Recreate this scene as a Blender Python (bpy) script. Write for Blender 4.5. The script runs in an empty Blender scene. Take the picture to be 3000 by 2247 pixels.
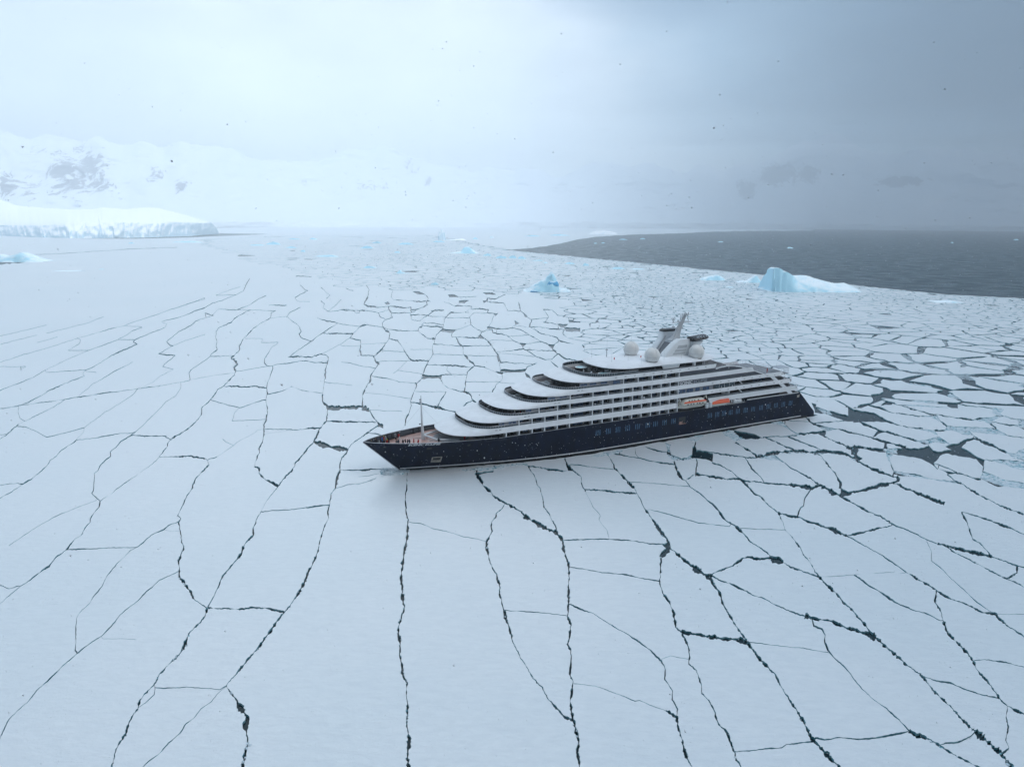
import bpy, bmesh, math, random
import numpy as np
from mathutils import Vector, Matrix, kdtree, noise
from mathutils.geometry import delaunay_2d_cdt

# ================================================================ camera, sky, sun, exposure
SC = bpy.context.scene
COL = SC.collection
FPX, CX, CY, ROLL, HY, CAMH = 2063.0, 1500.0, 1123.5, 0.007, 654.3, 68.9     # survey of the view (3000 x 2247 sheet)
PITCH = math.atan((CY - HY) / FPX)
cam_d = bpy.data.cameras.new('camera')
cam_d.sensor_width = 36.0
cam_d.lens = FPX * 36.0 / 3000.0
cam_d.clip_start = 0.5
cam_d.clip_end = 80000.0
cam = bpy.data.objects.new('camera', cam_d)
COL.objects.link(cam)
cam.location = (0, 0, CAMH)
cam.rotation_euler = (Matrix.Rotation(math.pi / 2 - PITCH, 3, 'X') @ Matrix.Rotation(ROLL, 3, 'Z')).to_euler()
SC.camera = cam
SC.view_settings.view_transform = 'Standard'
SC.view_settings.look = 'None'
SC.view_settings.gamma = 1.0
SC.view_settings.exposure = 0.42
SC.cycles.volume_bounces = 3
SC.cycles.max_bounces = 10

SUN_EL, SUN_AZ = math.radians(52), math.radians(125)       # azimuth from +Y (view direction), negative = left
world = bpy.data.worlds.new("World")
SC.world = world
world.use_nodes = True
wn, wl = world.node_tree.nodes, world.node_tree.links
for n in list(wn): wn.remove(n)


def nd(nodes, typ, **kw):
    n = nodes.new(typ)
    for k, v in kw.items():
        if k == 'inp':
            for i, x in v.items(): n.inputs[i].default_value = x
        else: setattr(n, k, v)
    return n


def mathn(nodes, links, op, a, b=None, c=None, clamp=False):
    n = nodes.new('ShaderNodeMath'); n.operation = op; n.use_clamp = clamp
    for i, x in enumerate((a, b, c)):
        if x is None: continue
        if isinstance(x, (int, float)): n.inputs[i].default_value = x
        else: links.new(x, n.inputs[i])
    return n.outputs[0]


def ramp(nodes, links, src, stops, interp='EASE'):
    r = nodes.new('ShaderNodeValToRGB'); r.color_ramp.interpolation = interp
    e = r.color_ramp.elements
    while len(e) < len(stops): e.new(0.5)
    for i, (p, c) in enumerate(stops):
        e[i].position = p; e[i].color = (c[0], c[1], c[2], 1) if not isinstance(c, (int, float)) else (c, c, c, 1)
    links.new(src, r.inputs[0])
    return r.outputs[0]


def build_world():
    tc = nd(wn, 'ShaderNodeTexCoord')
    sep = nd(wn, 'ShaderNodeSeparateXYZ'); wl.new(tc.outputs['Generated'], sep.inputs[0])
    X, Y, Z = sep.outputs
    sky = nd(wn, 'ShaderNodeTexSky', sky_type='NISHITA', sun_disc=False, sun_elevation=SUN_EL,
             sun_rotation=SUN_AZ, altitude=60.0, air_density=1.0, dust_density=2.0, ozone_density=1.5)
    bg1 = nd(wn, 'ShaderNodeBackground', inp={1: 0.05}); wl.new(sky.outputs[0], bg1.inputs[0])
    # overcast deck: a bright thin part to the front left, a dark squall to the right and behind
    nz = nd(wn, 'ShaderNodeTexNoise', inp={'Scale': 2.1, 'Detail': 5.0, 'Roughness': 0.5, 'Distortion': 0.6})
    mp = nd(wn, 'ShaderNodeMapping', inp={'Scale': (1, 1, 1.7), 'Location': (3.1, 0.4, 1.2)})
    wl.new(tc.outputs['Generated'], mp.inputs[0]); wl.new(mp.outputs[0], nz.inputs[0])
    # azimuth measure: t = 0 at the left edge of the view, 1 at the right edge (x/y), wrapped behind
    az = mathn(wn, wl, 'ARCTAN2', X, Y)
    a1 = mathn(wn, wl, 'ADD', az, mathn(wn, wl, 'MULTIPLY', Z, WZ))
    nn = mathn(wn, wl, 'MULTIPLY', mathn(wn, wl, 'SUBTRACT', nz.outputs[0], 0.5), 0.75)
    a2 = mathn(wn, wl, 'ADD', a1, nn)
    t = mathn(wn, wl, 'ADD', mathn(wn, wl, 'DIVIDE', a2, 2 * math.pi), 0.5)
    col = ramp(wn, wl, t, WSTOPS)
    # broad lumps of cloud
    nz2 = nd(wn, 'ShaderNodeTexNoise', inp={'Scale': 3.4, 'Detail': 7.0, 'Roughness': 0.55})
    mp2 = nd(wn, 'ShaderNodeMapping', inp={'Scale': (1, 1, 2.2), 'Location': (0.7, 2.0, 5.2)})
    wl.new(tc.outputs['Generated'], mp2.inputs[0]); wl.new(mp2.outputs[0], nz2.inputs[0])
    lump = ramp(wn, wl, nz2.outputs[0], [(0.3, 0.86), (0.72, 1.1)])
    mul = nd(wn, 'ShaderNodeMix', data_type='RGBA', blend_type='MULTIPLY', inp={0: 1.0})
    wl.new(col, mul.inputs[6]); wl.new(lump, mul.inputs[7])
    # dark cloud base high up
    zz = ramp(wn, wl, Z, WZEN)
    mul2 = nd(wn, 'ShaderNodeMix', data_type='RGBA', blend_type='MULTIPLY', inp={0: 1.0})
    wl.new(mul.outputs[2], mul2.inputs[6]); wl.new(zz, mul2.inputs[7])
    kd_ = Vector((math.sin(.205), math.cos(.205), math.tan(.292))).normalized()
    dx = mathn(wn, wl, 'SUBTRACT', X, kd_.x); dz = mathn(wn, wl, 'SUBTRACT', Z, kd_.z)
    dd = mathn(wn, wl, 'ADD', mathn(wn, wl, 'POWER', mathn(wn, wl, 'ABSOLUTE', mathn(wn, wl, 'DIVIDE', dx, .19)), 2.0), mathn(wn, wl, 'POWER', mathn(wn, wl, 'ABSOLUTE', mathn(wn, wl, 'DIVIDE', dz, .06)), 2.0))
    dd = mathn(wn, wl, 'ADD', dd, mathn(wn, wl, 'MULTIPLY', mathn(wn, wl, 'SUBTRACT', nz.outputs[0], .5), .9))
    back = mathn(wn, wl, 'LESS_THAN', Y, 0.0)
    knot = ramp(wn, wl, mathn(wn, wl, 'ADD', dd, back), [(0.0, (.42, .50, .58)), (1.0, (1, 1, 1))])
    mul3 = nd(wn, 'ShaderNodeMix', data_type='RGBA', blend_type='MULTIPLY', inp={0: 1.0})
    wl.new(mul2.outputs[2], mul3.inputs[6]); wl.new(knot, mul3.inputs[7]); mul2 = mul3
    bg2 = nd(wn, 'ShaderNodeBackground', inp={1: WSTR}); wl.new(mul2.outputs[2], bg2.inputs[0])
    add = nd(wn, 'ShaderNodeAddShader'); wl.new(bg1.outputs[0], add.inputs[0]); wl.new(bg2.outputs[0], add.inputs[1])
    out = nd(wn, 'ShaderNodeOutputWorld'); wl.new(add.outputs[0], out.inputs[0])


WZ = 0.12
WSTR = .84
# t: .5 = straight ahead, .40 left frame edge, .60 right frame edge, 0/1 = behind
WSTOPS = [(0.0, (.55, .64, .74)), (0.14, (.34, .43, .52)), (0.30, (.50, .62, .72)), (0.405, (.66, .76, .83)), (0.472, (.88, .96, .99)),
          (0.508, (.78, .87, .94)), (0.548, (.31, .47, .60)), (0.60, (.06, .16, .25)), (0.70, (.05, .13, .20)), (0.82, (.85, .95, 1.05)), (1.0, (.55, .64, .74))]
WZEN = [(0.0, 1.0), (0.12, .99), (0.27, .86), (0.45, 1.15), (1.0, 1.28)]
build_world()
sun_d = bpy.data.lights.new('sun', 'SUN'); sun_d.energy = 1.1; sun_d.angle = math.radians(24)
sun_d.color = (1.0, 0.985, 0.97)
sun = bpy.data.objects.new('sun', sun_d); COL.objects.link(sun)
sdir = Vector((math.sin(SUN_AZ) * math.cos(SUN_EL), math.cos(SUN_AZ) * math.cos(SUN_EL), math.sin(SUN_EL)))
sun.rotation_euler = sdir.to_track_quat('Z', 'Y').to_euler()
sun.location = (0, 0, 300)

# ================================================================ helpers
RNG = random.Random(7)


def unroll(x, y):
    a, b, c, s = x - CX, y - CY, math.cos(ROLL), math.sin(ROLL)
    return CX + a * c + b * s, CY - a * s + b * c


def gpt(x, y, z=0.0):
    """survey sheet point -> point on the horizontal plane at height z"""
    x, y = unroll(x, y)
    a, b = (x - CX) / FPX, -(y - CY) / FPX
    rx, ry, rz = a, math.cos(PITCH) + b * math.sin(PITCH), -math.sin(PITCH) + b * math.cos(PITCH)
    t = (z - CAMH) / rz
    return rx * t, ry * t


def sheet(X, Y, Z=0.0):
    Zr = Z - CAMH
    zc = Y * math.cos(PITCH) - Zr * math.sin(PITCH); up = Y * math.sin(PITCH) + Zr * math.cos(PITCH)
    a, b, c, s = FPX * X / zc, -FPX * up / zc, math.cos(ROLL), math.sin(ROLL)
    return CX + a * c - b * s, CY + a * s + b * c


def tag(o, label=None, cat=None, group=None, kind=None):
    if label: o['label'] = label
    if cat: o['category'] = cat
    if group: o['group'] = group
    if kind: o['kind'] = kind
    return o


def empty(name, loc=(0, 0, 0), rz=0.0):
    o = bpy.data.objects.new(name, None); COL.objects.link(o)
    o.location = loc; o.rotation_euler = (0, 0, rz); o.empty_display_size = 0.5
    return o


def link(name, me, mats=None, parent=None):
    o = bpy.data.objects.new(name, me); COL.objects.link(o)
    if mats:
        for m in (mats if isinstance(mats, (list, tuple)) else [mats]): me.materials.append(m)
    if parent: o.parent = parent
    return o


class MB:
    """mesh collector in ship coordinates: u aft, v to port, z up (stored as x=u, y=-v, z)"""
    def __init__(s): s.v, s.f, s.m = [], [], []

    def P(s, u, v, z): s.v.append((u, -v, z)); return len(s.v) - 1

    def F(s, idx, m=0): s.f.append(tuple(idx)); s.m.append(m)

    def quad(s, a, b, c, d, m=0): s.F([s.P(*a), s.P(*b), s.P(*c), s.P(*d)], m)

    def box(s, u0, u1, v0, v1, z0, z1, m=0, sl=0.0):
        # sl: top shifted aft
        i = [s.P(u, v, z) for z in (z0, z1) for u, v in ((u0 + (sl if z == z1 else 0), v0), (u1 + (sl if z == z1 else 0), v0), (u1 + (sl if z == z1 else 0), v1), (u0 + (sl if z == z1 else 0), v1))]
        for q in ((0, 1, 2, 3), (4, 5, 6, 7), (0, 1, 5, 4), (1, 2, 6, 5), (2, 3, 7, 6), (3, 0, 4, 7)): s.F([i[k] for k in q], m)

    def prism(s, pts, z0, z1, m=0):
        """pts (u,v) outline, extruded z0..z1 (numbers or functions of u)"""
        f0 = z0 if callable(z0) else (lambda u: z0); f1 = z1 if callable(z1) else (lambda u: z1)
        a = [s.P(u, v, f0(u)) for u, v in pts]; b = [s.P(u, v, f1(u)) for u, v in pts]
        n = len(pts)
        for k in range(n): s.F([a[k], a[(k + 1) % n], b[(k + 1) % n], b[k]], m)
        s.F(a, m); s.F(b, m)

    def side(s, pts, v0, v1, m=0):
        """polygon (u,z) in a vertical fore-and-aft plane, thick from v0 to v1"""
        a = [s.P(u, v0, z) for u, z in pts]; b = [s.P(u, v1, z) for u, z in pts]; n = len(pts)
        for k in range(n): s.F([a[k], a[(k + 1) % n], b[(k + 1) % n], b[k]], m)
        s.F(a, m); s.F(b, m)

    def strip(s, A, B, m=0):
        a = [s.P(*p) for p in A]; b = [s.P(*p) for p in B]
        for k in range(len(A) - 1): s.F([a[k], a[k + 1], b[k + 1], b[k]], m)

    def tube(s, p0, p1, r0, r1=None, n=8, m=0, cap=True):
        r1 = r0 if r1 is None else r1
        a, b = Vector(p0), Vector(p1); d = (b - a).normalized()
        x = d.cross(Vector((0, 0, 1)) if abs(d.z) < .95 else Vector((1, 0, 0))).normalized(); y = d.cross(x)
        A = [s.P(*(a + (x * math.cos(t) + y * math.sin(t)) * r0)) for t in [2 * math.pi * k / n for k in range(n)]]
        B = [s.P(*(b + (x * math.cos(t) + y * math.sin(t)) * r1)) for t in [2 * math.pi * k / n for k in range(n)]]
        for k in range(n): s.F([A[k], A[(k + 1) % n], B[(k + 1) % n], B[k]], m)
        if cap: s.F(A, m); s.F(B, m)

    def lathe(s, c, prof, n=24, m=0):
        R = [[s.P(c[0] + r * math.cos(2 * math.pi * k / n), c[1] + r * math.sin(2 * math.pi * k / n), c[2] + z) for k in range(n)] for r, z in prof]
        for i in range(len(R) - 1):
            for k in range(n): s.F([R[i][k], R[i][(k + 1) % n], R[i + 1][(k + 1) % n], R[i + 1][k]], m)
        s.F(R[0], m); s.F(R[-1], m)

    def build(s, name, mats, parent=None, smooth=False):
        me = bpy.data.meshes.new(name)
        me.from_pydata(s.v, [], s.f)
        bm = bmesh.new(); bm.from_mesh(me)
        for f, m in zip(bm.faces, s.m): f.material_index = m
        bmesh.ops.remove_doubles(bm, verts=bm.verts, dist=1e-4)
        bmesh.ops.recalc_face_normals(bm, faces=bm.faces)
        bm.to_mesh(me); bm.free()
        if smooth:
            for p in me.polygons: p.use_smooth = True
            me.set_sharp_from_angle(angle=math.radians(32))
        return link(name, me, mats, parent)


# ================================================================ materials
def pmat(name, col, rough=0.5, metal=0.0, noise_amt=0.0, nscale=3.0, bump=0.0, bscale=20.0, spec=0.5, col2=None, coat=0.0, stretch=(1, 1, 1), bdist=0.05, thr=(0.35, 0.65)):
    m = bpy.data.materials.new(name); m.use_nodes = True
    n, l = m.node_tree.nodes, m.node_tree.links
    b = n['Principled BSDF']
    b.inputs['Base Color'].default_value = (*col, 1); b.inputs['Roughness'].default_value = rough
    b.inputs['Metallic'].default_value = metal; b.inputs['Specular IOR Level'].default_value = spec
    b.inputs['Coat Weight'].default_value = coat
    tc = nd(n, 'ShaderNodeTexCoord'); mp = nd(n, 'ShaderNodeMapping', inp={'Scale': stretch}); l.new(tc.outputs['Object'], mp.inputs[0])
    if noise_amt > 0 or col2:
        t = nd(n, 'ShaderNodeTexNoise', inp={'Scale': nscale, 'Detail': 6.0, 'Roughness': 0.6}); l.new(mp.outputs[0], t.inputs[0])
        c2 = col2 or tuple(c * (1 - noise_amt) for c in col)
        l.new(ramp(n, l, t.outputs[0], [(thr[0], c2), (thr[1], col)]), b.inputs['Base Color'])
    if bump > 0:
        t2 = nd(n, 'ShaderNodeTexNoise', inp={'Scale': bscale, 'Detail': 5.0}); l.new(mp.outputs[0], t2.inputs[0])
        bp = nd(n, 'ShaderNodeBump', inp={'Strength': bump, 'Distance': bdist}); l.new(t2.outputs[0], bp.inputs['Height']); l.new(bp.outputs[0], b.inputs['Normal'])
    return m


M = {}
M['white'] = pmat('ship white paint', (.74, .78, .81), .32, noise_amt=.08, nscale=.35, stretch=(1, 1, 2.2))
M['snow_deck'] = pmat('roof white with wet snow', (.84, .87, .90), .55, noise_amt=.10, nscale=.25, bump=.15, bscale=1.2)
M['navy'] = pmat('navy hull paint', (.0022, .0075, .028), .45, spec=.10, noise_amt=.45, nscale=.5, stretch=(1, 1, .35), bump=.05, bscale=.7)
M['navy_in'] = pmat('bulwark inside paint', (.012, .014, .022), .6, noise_amt=.4)
M['panel'] = pmat('charcoal side panel', (.045, .052, .070), .38, noise_amt=.2, nscale=.6)
M['grey'] = pmat('grey wall paint', (.16, .17, .19), .5, noise_amt=.15)
M['dglass'] = pmat('dark tinted glass', (.004, .006, .011), .08, spec=.5, noise_amt=.5, nscale=.8)
M['bglass'] = pmat('cabin pane with blue reflection', (.035, .085, .19), .12, spec=.7, noise_amt=.75, nscale=1.7)  # the blue reflection is painted into the pane colour
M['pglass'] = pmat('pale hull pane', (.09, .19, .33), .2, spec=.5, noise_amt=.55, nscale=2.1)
M['rail'] = pmat('tinted balustrade glass', (.030, .05, .065), .12, spec=.6, noise_amt=.3)
M['steel'] = pmat('brushed rail steel', (.45, .47, .50), .35, metal=.6)
M['mast'] = pmat('mast light grey paint', (.50, .53, .56), .45, noise_amt=.15)
M['dome'] = pmat('radome cream shell', (.78, .78, .76), .4, noise_amt=.06, nscale=.6)
M['black'] = pmat('black paint', (.008, .008, .010), .4, noise_amt=.3)
M['teak'] = pmat('wet teak deck', (.44, .27, .23), .35, col2=(.14, .05, .035), nscale=.28, bump=.1, bscale=6, stretch=(1, 3, 1), thr=(.36, .50))
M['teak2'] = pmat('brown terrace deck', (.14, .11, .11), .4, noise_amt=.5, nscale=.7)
M['snowgrey'] = pmat('snow dusted deck', (.24, .25, .27), .6, noise_amt=.3, nscale=.5)
M['orange'] = pmat('rescue orange', (.75, .10, .02), .35, noise_amt=.15)
M['cream'] = pmat('lifeboat cream', (.66, .66, .60), .4, noise_amt=.1)
M['letter'] = pmat('white lettering', (.66, .69, .72), .5)
M['letter2'] = pmat('grey lettering', (.34, .37, .41), .5)
M['jacuzzi'] = pmat('pool water', (.16, .50, .55), .08, noise_amt=.3)
M['pocket'] = pmat('anchor pocket galvanised', (.42, .40, .36), .5, noise_amt=.5, nscale=1.5)
M['red'] = pmat('safety red', (.55, .03, .02), .5)
M['blue'] = pmat('blue drum', (.02, .07, .42), .4)
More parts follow.
